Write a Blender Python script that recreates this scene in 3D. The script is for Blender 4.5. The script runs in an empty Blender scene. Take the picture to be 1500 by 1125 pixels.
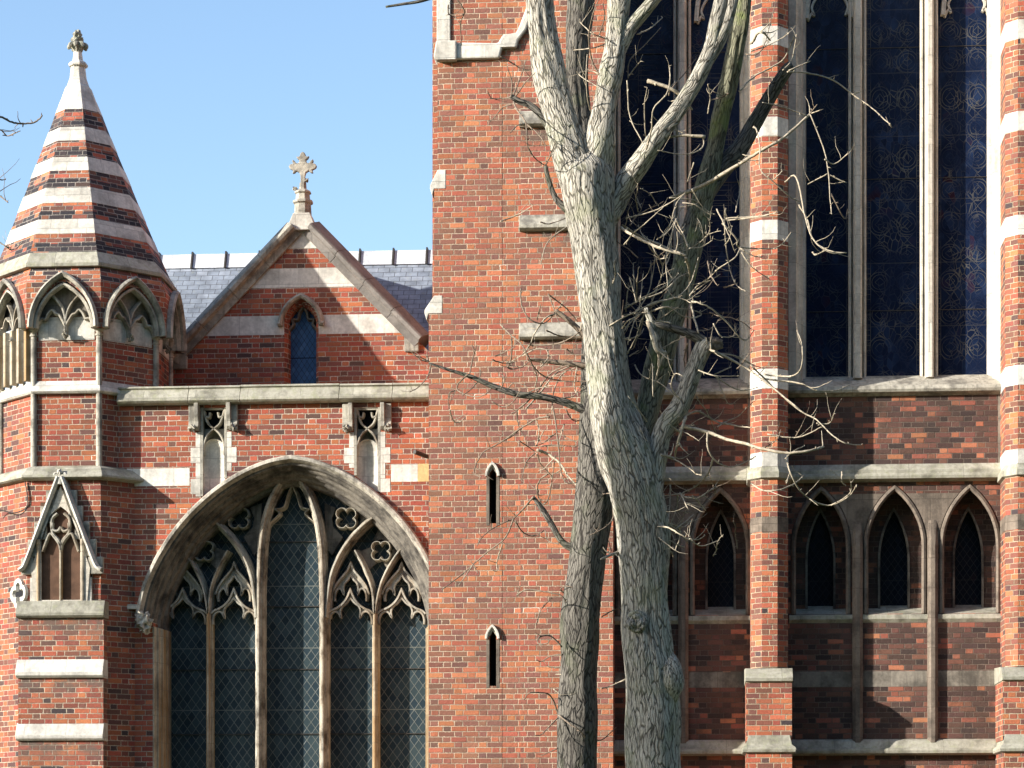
import bpy, math, random
from mathutils import Vector, Matrix, noise
from mathutils.geometry import tessellate_polygon
R = math.radians
scene = bpy.context.scene
COL = scene.collection
# ------------------------------------------------------------------ camera, sky, sun, exposure
F, HZ, PSI = 3600.0, 1250.0, R(4.5)
CAM = Vector((7.5 + 36*math.sin(PSI), -36*math.cos(PSI), -1.25))
cd = bpy.data.cameras.new('camera'); co = bpy.data.objects.new('camera', cd); COL.objects.link(co)
co.location = CAM; co.rotation_euler = (R(90), 0, PSI)
cd.sensor_width = 36; cd.lens = 36*F/1500; cd.shift_y = (HZ-562.5)/1500; cd.clip_end = 3000; cd.clip_start = 0.5
scene.camera = co
SAZ, SEL = R(62), R(17.5)          # sun comes from the left of the wall's normal, low winter sun
S = Vector((-math.sin(SAZ)*math.cos(SEL), -math.cos(SAZ)*math.cos(SEL), math.sin(SEL)))
w = bpy.data.worlds.new('World'); scene.world = w; w.use_nodes = True
nt = w.node_tree; bg = nt.nodes['Background']
sky = nt.nodes.new('ShaderNodeTexSky'); sky.sky_type = 'NISHITA'; sky.sun_disc = False
sky.sun_elevation = SEL; sky.sun_rotation = math.atan2(S.x, S.y)
sky.air_density = 1.0; sky.dust_density = 1.0; sky.ozone_density = 2.0; sky.altitude = 20
nt.links.new(sky.outputs[0], bg.inputs[0]); bg.inputs[1].default_value = 0.12
sd = bpy.data.lights.new('sun', 'SUN'); sd.energy = 3.9; sd.angle = R(0.5); sd.color = (1.0, 0.945, 0.86)
so = bpy.data.objects.new('sun', sd); COL.objects.link(so); so.location = (-20, -20, 20)
so.rotation_euler = S.to_track_quat('Z', 'Y').to_euler()
scene.view_settings.view_transform = 'Standard'; scene.view_settings.look = 'None'
scene.view_settings.exposure = 1.36; scene.view_settings.gamma = 1
scene.view_settings.use_curve_mapping = False

def W(px, py, y=0.0):
    """photo direction -> (x, z) on the upright plane at depth y"""
    a = (px-750)/F; dx = -math.sin(PSI)+a*math.cos(PSI); dy = math.cos(PSI)+a*math.sin(PSI)
    t = (y-CAM.y)/dy
    return CAM.x+t*dx, CAM.z+t*(HZ-py)/F
def X(px, y=0.0): return W(px, 600, y)[0]
def Z(py, y=0.0, px=750): return W(px, py, y)[1]
def L(pts, y=0.0): return [W(a, b, y) for a, b in pts]

# ------------------------------------------------------------------ node helpers and materials
class NT:
    def __init__(s, name):
        s.m = bpy.data.materials.new(name); s.m.use_nodes = True; s.t = s.m.node_tree
        s.b = s.t.nodes['Principled BSDF']
    def n(s, typ, **kw):
        o = s.t.nodes.new(typ)
        for k, v in kw.items(): setattr(o, k, v)
        return o
    def put(s, inp, v):
        if isinstance(v, bpy.types.NodeSocket): s.t.links.new(v, inp)
        elif isinstance(v, (tuple, list)) and len(v) == 3 and inp.type == 'RGBA': inp.default_value = (*v, 1)
        else: inp.default_value = v
    def math(s, op, a, b=None, c=None, clamp=False):
        o = s.n('ShaderNodeMath', operation=op, use_clamp=clamp)
        s.put(o.inputs[0], a)
        if b is not None: s.put(o.inputs[1], b)
        if c is not None: s.put(o.inputs[2], c)
        return o.outputs[0]
    def mix(s, f, a, b, mode='MIX'):
        o = s.n('ShaderNodeMix', data_type='RGBA', blend_type=mode)
        s.put(o.inputs[0], f); s.put(o.inputs[6], a); s.put(o.inputs[7], b)
        return o.outputs[2]
    def noise(s, vec, scale, detail=3, rough=.55, dist=0):
        o = s.n('ShaderNodeTexNoise'); s.put(o.inputs['Vector'], vec)
        o.inputs['Scale'].default_value = scale; o.inputs['Detail'].default_value = detail
        o.inputs['Roughness'].default_value = rough; o.inputs['Distortion'].default_value = dist
        return o.outputs[0]
    def ramp(s, f, stops, interp='LINEAR'):
        o = s.n('ShaderNodeValToRGB'); s.put(o.inputs[0], f); r = o.color_ramp; r.interpolation = interp
        while len(r.elements) < len(stops): r.elements.new(1)
        for e, (p, c) in zip(r.elements, stops):
            e.position = p; e.color = (*c, 1) if not isinstance(c, float) else (c, c, c, 1)
        return o.outputs[0]
    def sm(s, v, lo, hi):
        o = s.n('ShaderNodeMapRange', interpolation_type='SMOOTHSTEP')
        s.put(o.inputs[0], v); o.inputs[1].default_value = lo; o.inputs[2].default_value = hi
        return o.outputs[0]
    def uv(s): return s.n('ShaderNodeUVMap', uv_map='UVMap').outputs[0]
    def obj(s): return s.n('ShaderNodeNewGeometry').outputs['Position']
    def sep(s, v):
        o = s.n('ShaderNodeSeparateXYZ'); s.put(o.inputs[0], v); return o.outputs
    def comb(s, x, y, z=0.0):
        o = s.n('ShaderNodeCombineXYZ'); s.put(o.inputs[0], x); s.put(o.inputs[1], y); s.put(o.inputs[2], z); return o.outputs[0]
    def bump(s, h, strength, dist, normal=None):
        o = s.n('ShaderNodeBump'); o.inputs['Strength'].default_value = strength; o.inputs['Distance'].default_value = dist
        s.put(o.inputs['Height'], h)
        if normal is not None: s.put(o.inputs['Normal'], normal)
        return o.outputs[0]
    def out(s, col, rough=.85, spec=.25, normal=None):
        s.put(s.b.inputs['Base Color'], col); s.put(s.b.inputs['Roughness'], rough)
        s.b.inputs['Specular IOR Level'].default_value = spec
        if normal is not None: s.put(s.b.inputs['Normal'], normal)
        return s.m

def brick_mat(name, cols, mortar, soot=(.0, .55, .75), sootcol=(.035, .03, .028), bh=.0765, bl=.232, white=.012, stains=()):
    """Flemish bond: stretcher, header, stretcher in every course"""
    t = NT(name); uv = t.uv(); pos = t.obj()
    P = bl*1.5
    x, y, _ = t.sep(uv)
    wob = t.noise(uv, 9, 2); wob2 = t.noise(t.comb(t.math('ADD', x, 37.0), y), 9, 2)
    x = t.math('ADD', x, t.math('MULTIPLY', t.math('SUBTRACT', wob, .5), .012))
    y = t.math('ADD', y, t.math('MULTIPLY', t.math('SUBTRACT', wob2, .5), .008))
    v = t.math('DIVIDE', t.math('ADD', y, 50.0), bh); row = t.math('FLOOR', v); fv = t.math('MULTIPLY', t.math('FRACT', v), bh)
    par = t.math('MODULO', row, 2.0)
    wn = t.n('ShaderNodeTexWhiteNoise', noise_dimensions='1D'); t.put(wn.inputs['W'], row)
    jit = t.math('MULTIPLY', wn.outputs[0], .03)
    xx = t.math('ADD', t.math('ADD', t.math('ADD', x, 200.0), t.math('MULTIPLY', par, P*.5)), jit)
    c = t.math('DIVIDE', xx, P); cell = t.math('FLOOR', c); fu = t.math('MULTIPLY', t.math('FRACT', c), P)
    isH = t.math('GREATER_THAN', fu, bl)
    lx = t.math('SUBTRACT', fu, t.math('MULTIPLY', isH, bl))
    wd = t.math('SUBTRACT', bl, t.math('MULTIPLY', isH, bl*.5))
    ex = t.math('MINIMUM', lx, t.math('SUBTRACT', wd, lx)); ev = t.math('MINIMUM', fv, t.math('SUBTRACT', bh, fv))
    e = t.math('MINIMUM', ex, ev)
    chip = t.math('MULTIPLY', t.sm(t.noise(uv, 34, 3, .6), .5, .8), .012)
    face = t.sm(t.math('SUBTRACT', e, chip), .0020, .0075)
    w2 = t.n('ShaderNodeTexWhiteNoise', noise_dimensions='3D')
    idv = t.comb(t.math('ADD', t.math('MULTIPLY', cell, 2.0), isH), row, 3.0); t.put(w2.inputs['Vector'], idv)
    rnd = w2.outputs[0]; rc = w2.outputs[1]
    col = t.ramp(rnd, cols)
    hv = t.n('ShaderNodeHueSaturation'); r1, r2, r3 = t.sep(rc)
    t.put(hv.inputs['Value'], t.math('ADD', .87, t.math('MULTIPLY', r2, .26)))
    t.put(hv.inputs['Hue'], t.math('ADD', .49, t.math('MULTIPLY', r3, .02)))
    t.put(hv.inputs['Color'], col); col = hv.outputs[0]
    fine = t.noise(pos, 60, 5, .7)
    col = t.mix(1.0, col, t.ramp(fine, [(.25, .72), (.75, 1.22)]), 'MULTIPLY')
    # weathering in big soft patches with their own shapes
    big = t.noise(pos, 1.3, 6, .68)
    sc = t.sm(big, soot[1], soot[2]); per = t.math('MULTIPLY', t.sm(r1, .1, .5), 1.0)
    sk = t.math('MULTIPLY', t.math('MULTIPLY', sc, soot[0]), t.math('ADD', .35, t.math('MULTIPLY', per, .65)))
    if stains:
        pz = t.sep(pos)[2]; sn = t.sm(t.noise(pos, 3.5, 5, .65), .36, .6); acc = None
        for zt_s in stains:
            d = t.math('SUBTRACT', zt_s, pz)
            mk = t.math('MULTIPLY', t.math('GREATER_THAN', d, -.01), t.math('SUBTRACT', 1.0, t.sm(d, .08, .42)))
            acc = mk if acc is None else t.math('MAXIMUM', acc, mk)
        sk = t.math('MAXIMUM', sk, t.math('MULTIPLY', t.math('MULTIPLY', acc, sn), .85))
    col = t.mix(sk, col, sootcol)
    mcol = t.mix(t.sm(t.noise(pos, 2.2, 4, .6), .35, .65), mortar, tuple(a*.55 for a in mortar))
    # a few bricks freshly repointed in white mortar
    mcol = t.mix(t.math('GREATER_THAN', rnd, 1-white), mcol, (.75, .68, .58))
    mcol = t.mix(t.math('MULTIPLY', sk, .6), mcol, sootcol)
    col = t.mix(face, mcol, col)
    h = t.math('ADD', t.math('MULTIPLY', face, .75), t.math('MULTIPLY', t.noise(pos, 28, 4, .7), .9))
    h = t.math('ADD', h, t.math('MULTIPLY', rnd, .25))
    return t.out(col, .88, .2, t.bump(h, .8, .012))

ORANGE, RED, DEEP, BROWN, BLUE = (.45, .145, .073), (.36, .105, .06), (.25, .078, .052), (.17, .078, .06), (.06, .046, .048)
M = {}
M['brick_tower'] = brick_mat('tower brickwork', [(0, (.15, .08, .065)), (.06, (.215, .10, .074)), (.36, (.265, .115, .08)), (.5, (.315, .12, .078)), (.7, (.37, .12, .07)), (.88, (.43, .15, .08)), (1, (.49, .18, .095))], (.50, .39, .285), (.6, .52, .80), (.17, .10, .072), white=.006)
TOWER_COLS = [(0, (.15, .08, .065)), (.06, (.215, .10, .074)), (.36, (.265, .115, .08)), (.5, (.315, .12, .078)), (.7, (.37, .12, .07)), (.88, (.43, .15, .08)), (1, (.49, .18, .095))]
M['brick_tower_stained'] = brick_mat('stained tower brickwork', TOWER_COLS, (.52, .41, .30), (.5, .62, .85), (.12, .09, .075), white=.006, stains=[Z(p, -.95, 690) for p in (189, 341, 500)])
M['brick_pier'] = brick_mat('stained pier brickwork', [(0, BLUE), (.1, BROWN), (.35, DEEP), (.65, RED), (1, ORANGE)], (.5, .41, .31), (.6, .56, .75), (.12, .10, .085), white=.0, stains=[Z(p, -.5, 90) for p in (905, 993, 1085)])
M['brick_chapel'] = brick_mat('chapel brickwork', [(0, (.09, .055, .05)), (.07, BROWN), (.28, DEEP), (.6, (.33, .095, .053)), (.88, (.41, .115, .06)), (1, ORANGE)], (.5, .42, .33), (.6, .56, .78), (.07, .045, .04), white=.03)
M['brick_turret'] = brick_mat('turret brickwork', [(0, BLUE), (.14, BROWN), (.45, DEEP), (.78, (.33, .098, .055)), (1, (.41, .13, .068))], (.5, .41, .31), (.65, .54, .72), (.06, .04, .035), white=.03)
M['brick_cone'] = brick_mat('spire brickwork', [(0, BLUE), (.25, BLUE), (.4, BROWN), (.6, DEEP), (.85, ORANGE), (1, (.52, .2, .12))], (.42, .36, .3), (.7, .45, .7), (.05, .04, .04), white=.03)
M['brick_dark'] = brick_mat('spire blue brickwork', [(0, (.03, .03, .036)), (.7, BLUE), (.84, (.1, .06, .05)), (.9, RED), (1, ORANGE)], (.3, .27, .24), (.3, .5, .7), white=.0)
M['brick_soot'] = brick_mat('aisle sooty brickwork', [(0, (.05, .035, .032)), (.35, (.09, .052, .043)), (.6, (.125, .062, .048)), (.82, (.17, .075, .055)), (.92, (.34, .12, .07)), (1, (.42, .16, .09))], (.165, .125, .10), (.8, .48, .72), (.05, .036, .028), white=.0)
M['brick_soot_shade'] = brick_mat('sooty recess brickwork with painted shade', [(0, (.04, .03, .028)), (.5, (.08, .05, .042)), (.8, (.13, .065, .05)), (1, (.25, .10, .06))], (.13, .10, .08), (.85, .42, .66), (.03, .025, .022), white=.0)  # soot, with the shade under the arches also painted into the colour
M['brick_butt'] = brick_mat('buttress brickwork', [(0, BLUE), (.1, BROWN), (.42, (.22, .085, .06)), (.6, RED), (1, (.48, .16, .08))], (.5, .4, .28), (.55, .56, .8), (.08, .05, .04), white=.0)

def stone_mat(name, base, dark, amount=.5, lichen=None, joints=.62, rust=0.0, streak=0.0):
    t = NT(name); uv = t.uv(); pos = t.obj()
    n1 = t.noise(pos, 3.0, 6, .65); n2 = t.noise(pos, 22, 5, .7)
    col = t.mix(t.math('MULTIPLY', t.sm(n1, .42, .68), amount), base, dark)
    col = t.mix(1.0, col, t.ramp(n2, [(.3, .78), (.7, 1.12)]), 'MULTIPLY')
    if streak:
        px, py, pz = t.sep(pos)
        ns = t.noise(t.comb(t.math('MULTIPLY', px, 14.0), t.math('MULTIPLY', py, 14.0), t.math('MULTIPLY', pz, 1.2)), 1, 4, .6)
        col = t.mix(t.math('MULTIPLY', t.sm(ns, .48, .66), streak), col, dark)
    if lichen:
        n3 = t.noise(pos, 9, 6, .75)
        col = t.mix(t.math('MULTIPLY', t.sm(n3, .5, .66), .75), col, lichen)
    if rust:
        px, py, pz = t.sep(pos)
        n4 = t.noise(t.comb(t.math('MULTIPLY', px, 9.0), t.math('MULTIPLY', py, 9.0), t.math('MULTIPLY', pz, .35)), 1, 3)
        col = t.mix(t.math('MULTIPLY', t.sm(n4, .42, .62), rust), col, (.33, .19, .07))
    h = t.math('ADD', t.math('MULTIPLY', n2, .7), n1)
    if joints:
        bt = t.n('ShaderNodeTexBrick', offset=.37, squash=1.0); t.put(bt.inputs['Vector'], uv)
        bt.inputs['Scale'].default_value = 1; bt.inputs['Mortar Size'].default_value = .004; bt.inputs['Mortar Smooth'].default_value = .3
        bt.inputs['Brick Width'].default_value = joints; bt.inputs['Row Height'].default_value = joints*.72
        bt.inputs['Color1'].default_value = (0, 0, 0, 1); bt.inputs['Color2'].default_value = (1, 1, 1, 1)
        v = t.ramp(bt.outputs['Color'], [(0, .86), (1, 1.1)])
        col = t.mix(1.0, col, v, 'MULTIPLY')
        col = t.mix(t.math('MULTIPLY', bt.outputs['Fac'], .7), col, tuple(a*.45 for a in base))
        h = t.math('SUBTRACT', h, t.math('MULTIPLY', bt.outputs['Fac'], .8))
    return t.out(col, .85, .2, t.bump(h, .6, .012))
M['white'] = stone_mat('pale limestone', (.68, .645, .575), (.33, .31, .275), .6, streak=.3)
M['white2'] = stone_mat('pale limestone small blocks', (.63, .595, .525), (.31, .29, .255), .65, joints=.4, streak=.3)
M['cope'] = stone_mat('lichened coping stone', (.40, .38, .31), (.14, .13, .10), .8, (.30, .30, .20), .78, streak=.3)
M['grey'] = stone_mat('weathered grey stone', (.44, .41, .34), (.12, .11, .095), .85, joints=.55, streak=.5)
M['hood'] = stone_mat('weathered arch stone', (.52, .48, .40), (.10, .09, .075), .85, joints=.42, streak=.6)
M['sooty'] = stone_mat('sooty stone', (.25, .22, .18), (.07, .062, .052), .8, joints=.5, streak=.4)
M['brownstone'] = stone_mat('brown stone', (.205, .165, .13), (.07, .057, .047), .85, joints=.6, streak=.4)
M['jamb'] = stone_mat('jamb stone', (.48, .42, .32), (.15, .12, .09), .7, joints=.55, rust=.8, streak=.3)
M['window_stone'] = stone_mat('window dressings', (.60, .56, .48), (.30, .28, .24), .6, joints=.6, rust=.12)
M['trac'] = stone_mat('tracery stone', (.45, .42, .35), (.055, .05, .044), .95, joints=0, rust=.2, streak=.3)
M['soffit'] = stone_mat('sooty stone with painted shade', (.20, .18, .15), (.035, .032, .03), .9, joints=.4, streak=.5)  # soot, plus the shade of recessed stonework painted into the colour
M['darkstone'] = stone_mat('dark coping stone', (.225, .205, .185), (.12, .11, .10), .7, joints=.7)
M['lead'] = stone_mat('ridge lead', (.60, .62, .65), (.38, .40, .43), .7, joints=0, streak=.4)
M['stained'] = stone_mat('ochre stained stone', (.60, .42, .2), (.4, .26, .11), .5, joints=0)

def slate():
    t = NT('roof slates'); uv = t.uv(); pos = t.obj()
    bt = t.n('ShaderNodeTexBrick', offset=.5); t.put(bt.inputs['Vector'], uv)
    bt.inputs['Scale'].default_value = 1; bt.inputs['Mortar Size'].default_value = .0045; bt.inputs['Mortar Smooth'].default_value = .2
    bt.inputs['Brick Width'].default_value = .19; bt.inputs['Row Height'].default_value = .125
    bt.inputs['Color1'].default_value = (0, 0, 0, 1); bt.inputs['Color2'].default_value = (1, 1, 1, 1)
    n = t.noise(pos, 5, 5, .6)
    col = t.ramp(bt.outputs['Color'], [(0, (.17, .195, .235)), (.6, (.215, .245, .29)), (1, (.27, .30, .35))])
    col = t.mix(1.0, col, t.ramp(n, [(.3, .65), (.7, 1.25)]), 'MULTIPLY')
    col = t.mix(t.math('MULTIPLY', t.sm(t.noise(pos, 11, 5, .7), .56, .7), .5), col, (.24, .25, .2))
    col = t.mix(bt.outputs['Fac'], col, (.06, .065, .075))
    h = t.math('SUBTRACT', t.math('MULTIPLY', bt.outputs['Color'], .4), bt.outputs['Fac'])
    return t.out(col, .6, .35, t.bump(h, .7, .01))
M['slate'] = slate()

def glass(name, dw, dh, base, lead, patch, figure=0.0):
    """leaded lights seen from outside: lattice of lead cames over dim glass"""
    t = NT(name); uv = t.uv(); pos = t.obj(); x, y, _ = t.sep(uv)
    a = t.math('ADD', t.math('DIVIDE', x, dw), t.math('DIVIDE', y, dh)); b = t.math('SUBTRACT', t.math('DIVIDE', x, dw), t.math('DIVIDE', y, dh))
    a = t.math('ADD', a, 400.0); b = t.math('ADD', b, 400.0)
    da = t.math('ABSOLUTE', t.math('SUBTRACT', t.math('FRACT', a), .5)); db = t.math('ABSOLUTE', t.math('SUBTRACT', t.math('FRACT', b), .5))
    latt = t.math('MAXIMUM', da, db); ld = t.sm(latt, .445, .475)
    bar = t.math('LESS_THAN', t.math('ABSOLUTE', t.math('SUBTRACT', t.math('FRACT', t.math('DIVIDE', t.math('ADD', y, 100.0), .93)), .5)), .008)
    wn = t.n('ShaderNodeTexWhiteNoise', noise_dimensions='2D'); t.put(wn.inputs['Vector'], t.comb(t.math('FLOOR', a), t.math('FLOOR', b)))
    col = t.mix(t.math('MULTIPLY', t.math('ADD', wn.outputs[0], t.noise(pos, 3.0, 3)), .5), base, patch)
    if figure:
        fx = t.math('SUBTRACT', t.math('MULTIPLY', t.math('FRACT', t.math('DIVIDE', t.math('ADD', x, 50.0-figure), 1.02)), 1.02), .51)
        wy = t.math('ADD', y, t.math('MULTIPLY', t.noise(t.comb(0.0, t.math('MULTIPLY', y, .8)), 1, 2), .35))
        fy = t.math('SUBTRACT', t.math('MULTIPLY', t.math('FRACT', t.math('DIVIDE', t.math('ADD', wy, 50.0), .46)), .46), .23)
        ax_ = t.math('ABSOLUTE', fx); ay_ = t.math('ABSOLUTE', fy)
        def line(v, at, wdt=.0045): return t.math('LESS_THAN', t.math('ABSOLUTE', t.math('SUBTRACT', v, at)), wdt)
        ox = t.math('SUBTRACT', ax_, .20); rr_ = t.math('SQRT', t.math('ADD', t.math('MULTIPLY', ox, ox), t.math('MULTIPLY', fy, fy)))
        man = t.math('ADD', t.math('ABSOLUTE', ox), ay_)
        vo = t.n('ShaderNodeTexVoronoi', feature='DISTANCE_TO_EDGE'); t.put(vo.inputs['Vector'], t.comb(t.math('MULTIPLY', x, 1.7), y)); vo.inputs['Scale'].default_value = 7
        vl = t.math('MULTIPLY', t.math('LESS_THAN', vo.outputs['Distance'], .03), t.math('LESS_THAN', ax_, .22))
        ld = line(rr_, .155)
        for ex_ in (line(rr_, .115), line(man, .07), line(man, .225), line(ax_, .335, .005), line(ax_, .375, .004), vl): ld = t.math('MAXIMUM', ld, ex_)
        tick = t.math('MULTIPLY', t.math('GREATER_THAN', ax_, .335), line(t.math('FRACT', t.math('DIVIDE', t.math('ADD', y, 50.0), .075)), .5, .07))
        ld = t.math('MAXIMUM', ld, tick)
        v2 = t.n('ShaderNodeTexVoronoi'); t.put(v2.inputs['Vector'], t.comb(t.math('MULTIPLY', x, 1.7), y)); v2.inputs['Scale'].default_value = 7
        vr = t.sep(v2.outputs['Color'])[0]; big = t.sm(t.noise(pos, 2.2, 3), .45, .7)
        col = t.mix(t.math('MULTIPLY', vr, t.math('ADD', .25, big)), base, patch)
        col = t.mix(t.math('MULTIPLY', t.math('GREATER_THAN', vr, .92), big), col, (.022, .010, .02))
    ld2 = t.math('MULTIPLY', ld, t.sm(t.noise(pos, 2.1, 4), .38, .66)) if figure else ld
    col = t.mix(t.math('MAXIMUM', ld2, t.math('MULTIPLY', bar, .35 if figure else 1.0)), col, lead)
    h = t.math('ADD', t.math('MULTIPLY', ld, .6), t.math('MULTIPLY', wn.outputs[0], .5))
    h = t.math('ADD', h, t.math('MULTIPLY', t.noise(pos, 8, 3), .8))
    nrm = None
    if not figure:
        tv_ = t.n('ShaderNodeVectorMath', operation='MULTIPLY_ADD'); t.put(tv_.inputs[0], wn.outputs[1]); tv_.inputs[1].default_value = (.16, .05, .16); tv_.inputs[2].default_value = (-.08, 0, -.08)
        ta = t.n('ShaderNodeVectorMath', operation='ADD'); t.put(ta.inputs[0], tv_.outputs[0]); t.put(ta.inputs[1], t.n('ShaderNodeNewGeometry').outputs['Normal'])
        tn = t.n('ShaderNodeVectorMath', operation='NORMALIZE'); t.put(tn.inputs[0], ta.outputs[0]); nrm = tn.outputs[0]
    rough = t.math('ADD', .16, t.math('MULTIPLY', ld, .4))
    return t.out(col, rough, .16 if not figure else .08, t.bump(h, .35, .01, nrm))
M['glass_big'] = glass('leaded chapel glass', .13, .18, (.012, .022, .034), (.125, .135, .125), (.055, .078, .085))
M['glass_blue'] = glass('leaded lancet glass', .085, .13, (.04, .085, .17), (.012, .014, .02), (.05, .11, .22))
M['glass_navy'] = glass('stained aisle glass', .1, .15, (.005, .009, .026), (.07, .07, .068), (.013, .024, .06), (X(1311, .52)-.51+.51) % 1.02-.51)
M['glass_dark'] = glass('dark arcade glass', .1, .14, (.006, .009, .016), (.02, .022, .025), (.01, .014, .022))
def plain(name, col, rough=.8, spec=.3, nz=20, amt=.3):
    t = NT(name); n = t.noise(t.obj(), nz, 4)
    c = t.mix(1.0, col, t.ramp(n, [(.3, 1-amt), (.7, 1+amt)]), 'MULTIPLY')
    return t.out(c, rough, spec, t.bump(n, .3, .01))
M['iron'] = plain('dark iron', (.04, .035, .03), .6)
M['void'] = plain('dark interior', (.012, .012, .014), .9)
M['louvre'] = plain('pane painted as sky', (.42, .5, .6), .2, .6)  # pale blue paints in the sky seen through the belfry opening
M['wood'] = plain('dark brown niche back', (.10, .055, .035), .8, .2, 8)

# ------------------------------------------------------------------ mesh builder
class MB:
    def __init__(s): s.v = []; s.f = []
    def ring(s, pts): i = len(s.v); s.v += [Vector(p) for p in pts]; return list(range(i, i+len(pts)))
    def face(s, idx): s.f.append(tuple(idx))
    def box(s, x0, x1, y0, y1, z0, z1):
        a = s.ring([(x0, y0, z0), (x1, y0, z0), (x1, y1, z0), (x0, y1, z0)]); b = s.ring([(x0, y0, z1), (x1, y0, z1), (x1, y1, z1), (x0, y1, z1)])
        s.skin([a, b]); return s
    def skin(s, rings, closed=True, caps=True):
        for a, b in zip(rings, rings[1:]):
            n = len(a)
            for i in range(n if closed else n-1):
                j = (i+1) % n; s.f.append((a[i], a[j], b[j], b[i]))
        if caps: s.f.append(tuple(reversed(rings[0]))); s.f.append(tuple(rings[-1]))
    def loft(s, rings, closed=True, caps=True): s.skin([s.ring(r) for r in rings], closed, caps); return s
    def prof_x(s, prof, x0, x1, xe0=0, xe1=0):       # (y,z) outline run along x
        s.loft([[(x0, y, z) for y, z in prof], [(x1, y, z) for y, z in prof]]); return s
    def panel(s, outer, holes, y0, y1, back=True, rim=True, holerim=True):   # upright sheet in x,z with openings and thickness
        polys = [outer]+holes
        tris = tessellate_polygon([[Vector((x, z, 0)) for x, z in p] for p in polys])
        flat = [p for q in polys for p in q]
        a = s.ring([(x, y0, z) for x, z in flat])
        for t in tris: s.f.append(tuple(a[i] for i in t))
        b = s.ring([(x, y1, z) for x, z in flat])
        if back:
            for t in tris: s.f.append(tuple(b[i] for i in reversed(t)))
        k = 0
        for qi, q in enumerate(polys):
            n = len(q)
            if (rim if qi == 0 else holerim):
                for i in range(n): j = (i+1) % n; s.f.append((a[k+i], a[k+j], b[k+j], b[k+i]))
            k += n
        return s
    def sweep(s, path, prof, closed=False, caps=True):
        """path in (x,z); prof = (offset along the left normal, y)"""
        n = len(path); rings = []
        for i, (x, z) in enumerate(path):
            if closed: p, q = path[i-1], path[(i+1) % n]
            else: p, q = path[max(i-1, 0)], path[min(i+1, n-1)]
            d1 = Vector((x-p[0], z-p[1])); d2 = Vector((q[0]-x, q[1]-z))
            d1 = d1.normalized() if d1.length > 1e-9 else d2.normalized(); d2 = d2.normalized() if d2.length > 1e-9 else d1
            d = (d1+d2)
            d = d.normalized() if d.length > 1e-6 else d1
            m = 1/max(.5, d.dot(d1)); nx, nz = -d.y*m, d.x*m
            rings.append(s.ring([(x+nx*o, y, z+nz*o) for o, y in prof]))
        if closed: s.skin(rings+[rings[0]], True, False)
        else: s.skin(rings, True, caps)
        return s
    def tube(s, pts, rad, n=8, caps=True):
        rings = []; up = Vector((.31, .17, .93)); k = len(pts)
        if not hasattr(rad, '__len__'): rad = [rad]*k
        pts = [Vector(p) for p in pts]; prev = None
        for i, p in enumerate(pts):
            d = (pts[min(i+1, k-1)]-pts[max(i-1, 0)]).normalized()
            if prev is None: u = d.cross(up).normalized()
            else: u = (prev-d*prev.dot(d)).normalized()
            prev = u; v = d.cross(u)
            rings.append(s.ring([p+(u*math.cos(2*math.pi*j/n)+v*math.sin(2*math.pi*j/n))*rad[i] for j in range(n)]))
        s.skin(rings, True, caps); return s
    def lathe(s, cx, cy, prof, n=12):
        s.loft([[(cx+r*math.cos(2*math.pi*(j+.5)/n), cy+r*math.sin(2*math.pi*(j+.5)/n), z) for j in range(n)] for r, z in prof]); return s
    def blob(s, c, r, seed=0, amp=.35, n=10, fr=2.2):
        rings = []
        for i in range(1, n):
            th = math.pi*i/n; ring = []
            for j in range(n*2):
                ph = math.pi*j/n; d = Vector((math.sin(th)*math.cos(ph), math.sin(th)*math.sin(ph), math.cos(th)))
                q = 1+amp*noise.noise(d*fr+Vector((seed*7.3, 0, 0)))*2
                ring.append((c[0]+d.x*r[0]*q, c[1]+d.y*r[1]*q, c[2]+d.z*r[2]*q))
            rings.append(list(reversed(ring)))
        s.loft(rings); return s
    def xf(s, mt, start=0):
        for i in range(start, len(s.v)): s.v[i] = mt @ s.v[i]
        return s
    def build(s, name, mat, parent=None, bevel=0, smooth=False, uvoff=0.0, label=None):
        me = bpy.data.meshes.new(name); me.from_pydata([tuple(v) for v in s.v], [], s.f)
        me.validate(clean_customdata=False)
        import bmesh
        bm = bmesh.new(); bm.from_mesh(me); bmesh.ops.recalc_face_normals(bm, faces=bm.faces)
        uvl = bm.loops.layers.uv.new('UVMap')
        for f in bm.faces:
            nrm = f.normal
            if abs(nrm.z) > .93 or nrm.length < .5: tu, tv = Vector((1, 0, 0)), Vector((0, 1, 0)); off = 0
            else:
                tu = Vector((-nrm.y, nrm.x, 0)).normalized(); tv = nrm.cross(tu)
                if tv.z < 0: tv = -tv
                off = 0 if abs(nrm.y) > .9 else round(nrm.x, 1)*7.77
                if abs(nrm.z) < .15: tv = Vector((0, 0, 1))
            for l in f.loops: p = l.vert.co; l[uvl].uv = (p.dot(tu)+off+uvoff, p.dot(tv))
            f.smooth = smooth
        bm.to_mesh(me); bm.free()
        o = bpy.data.objects.new(name, me); COL.objects.link(o)
        me.materials.append(M[mat] if isinstance(mat, str) else mat)
        if parent: o.parent = parent
        if bevel:
            b = o.modifiers.new('worn edges', 'BEVEL'); b.width = bevel; b.segments = 2; b.limit_method = 'ANGLE'; b.angle_limit = R(35)
        if label: o['label'] = label
        return o
def empty(name, label, cat, loc=(0, 0, 0), group=None):
    o = bpy.data.objects.new(name, None); COL.objects.link(o); o.location = loc
    o['label'] = label; o['category'] = cat
    if group: o['group'] = group
    return o
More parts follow.
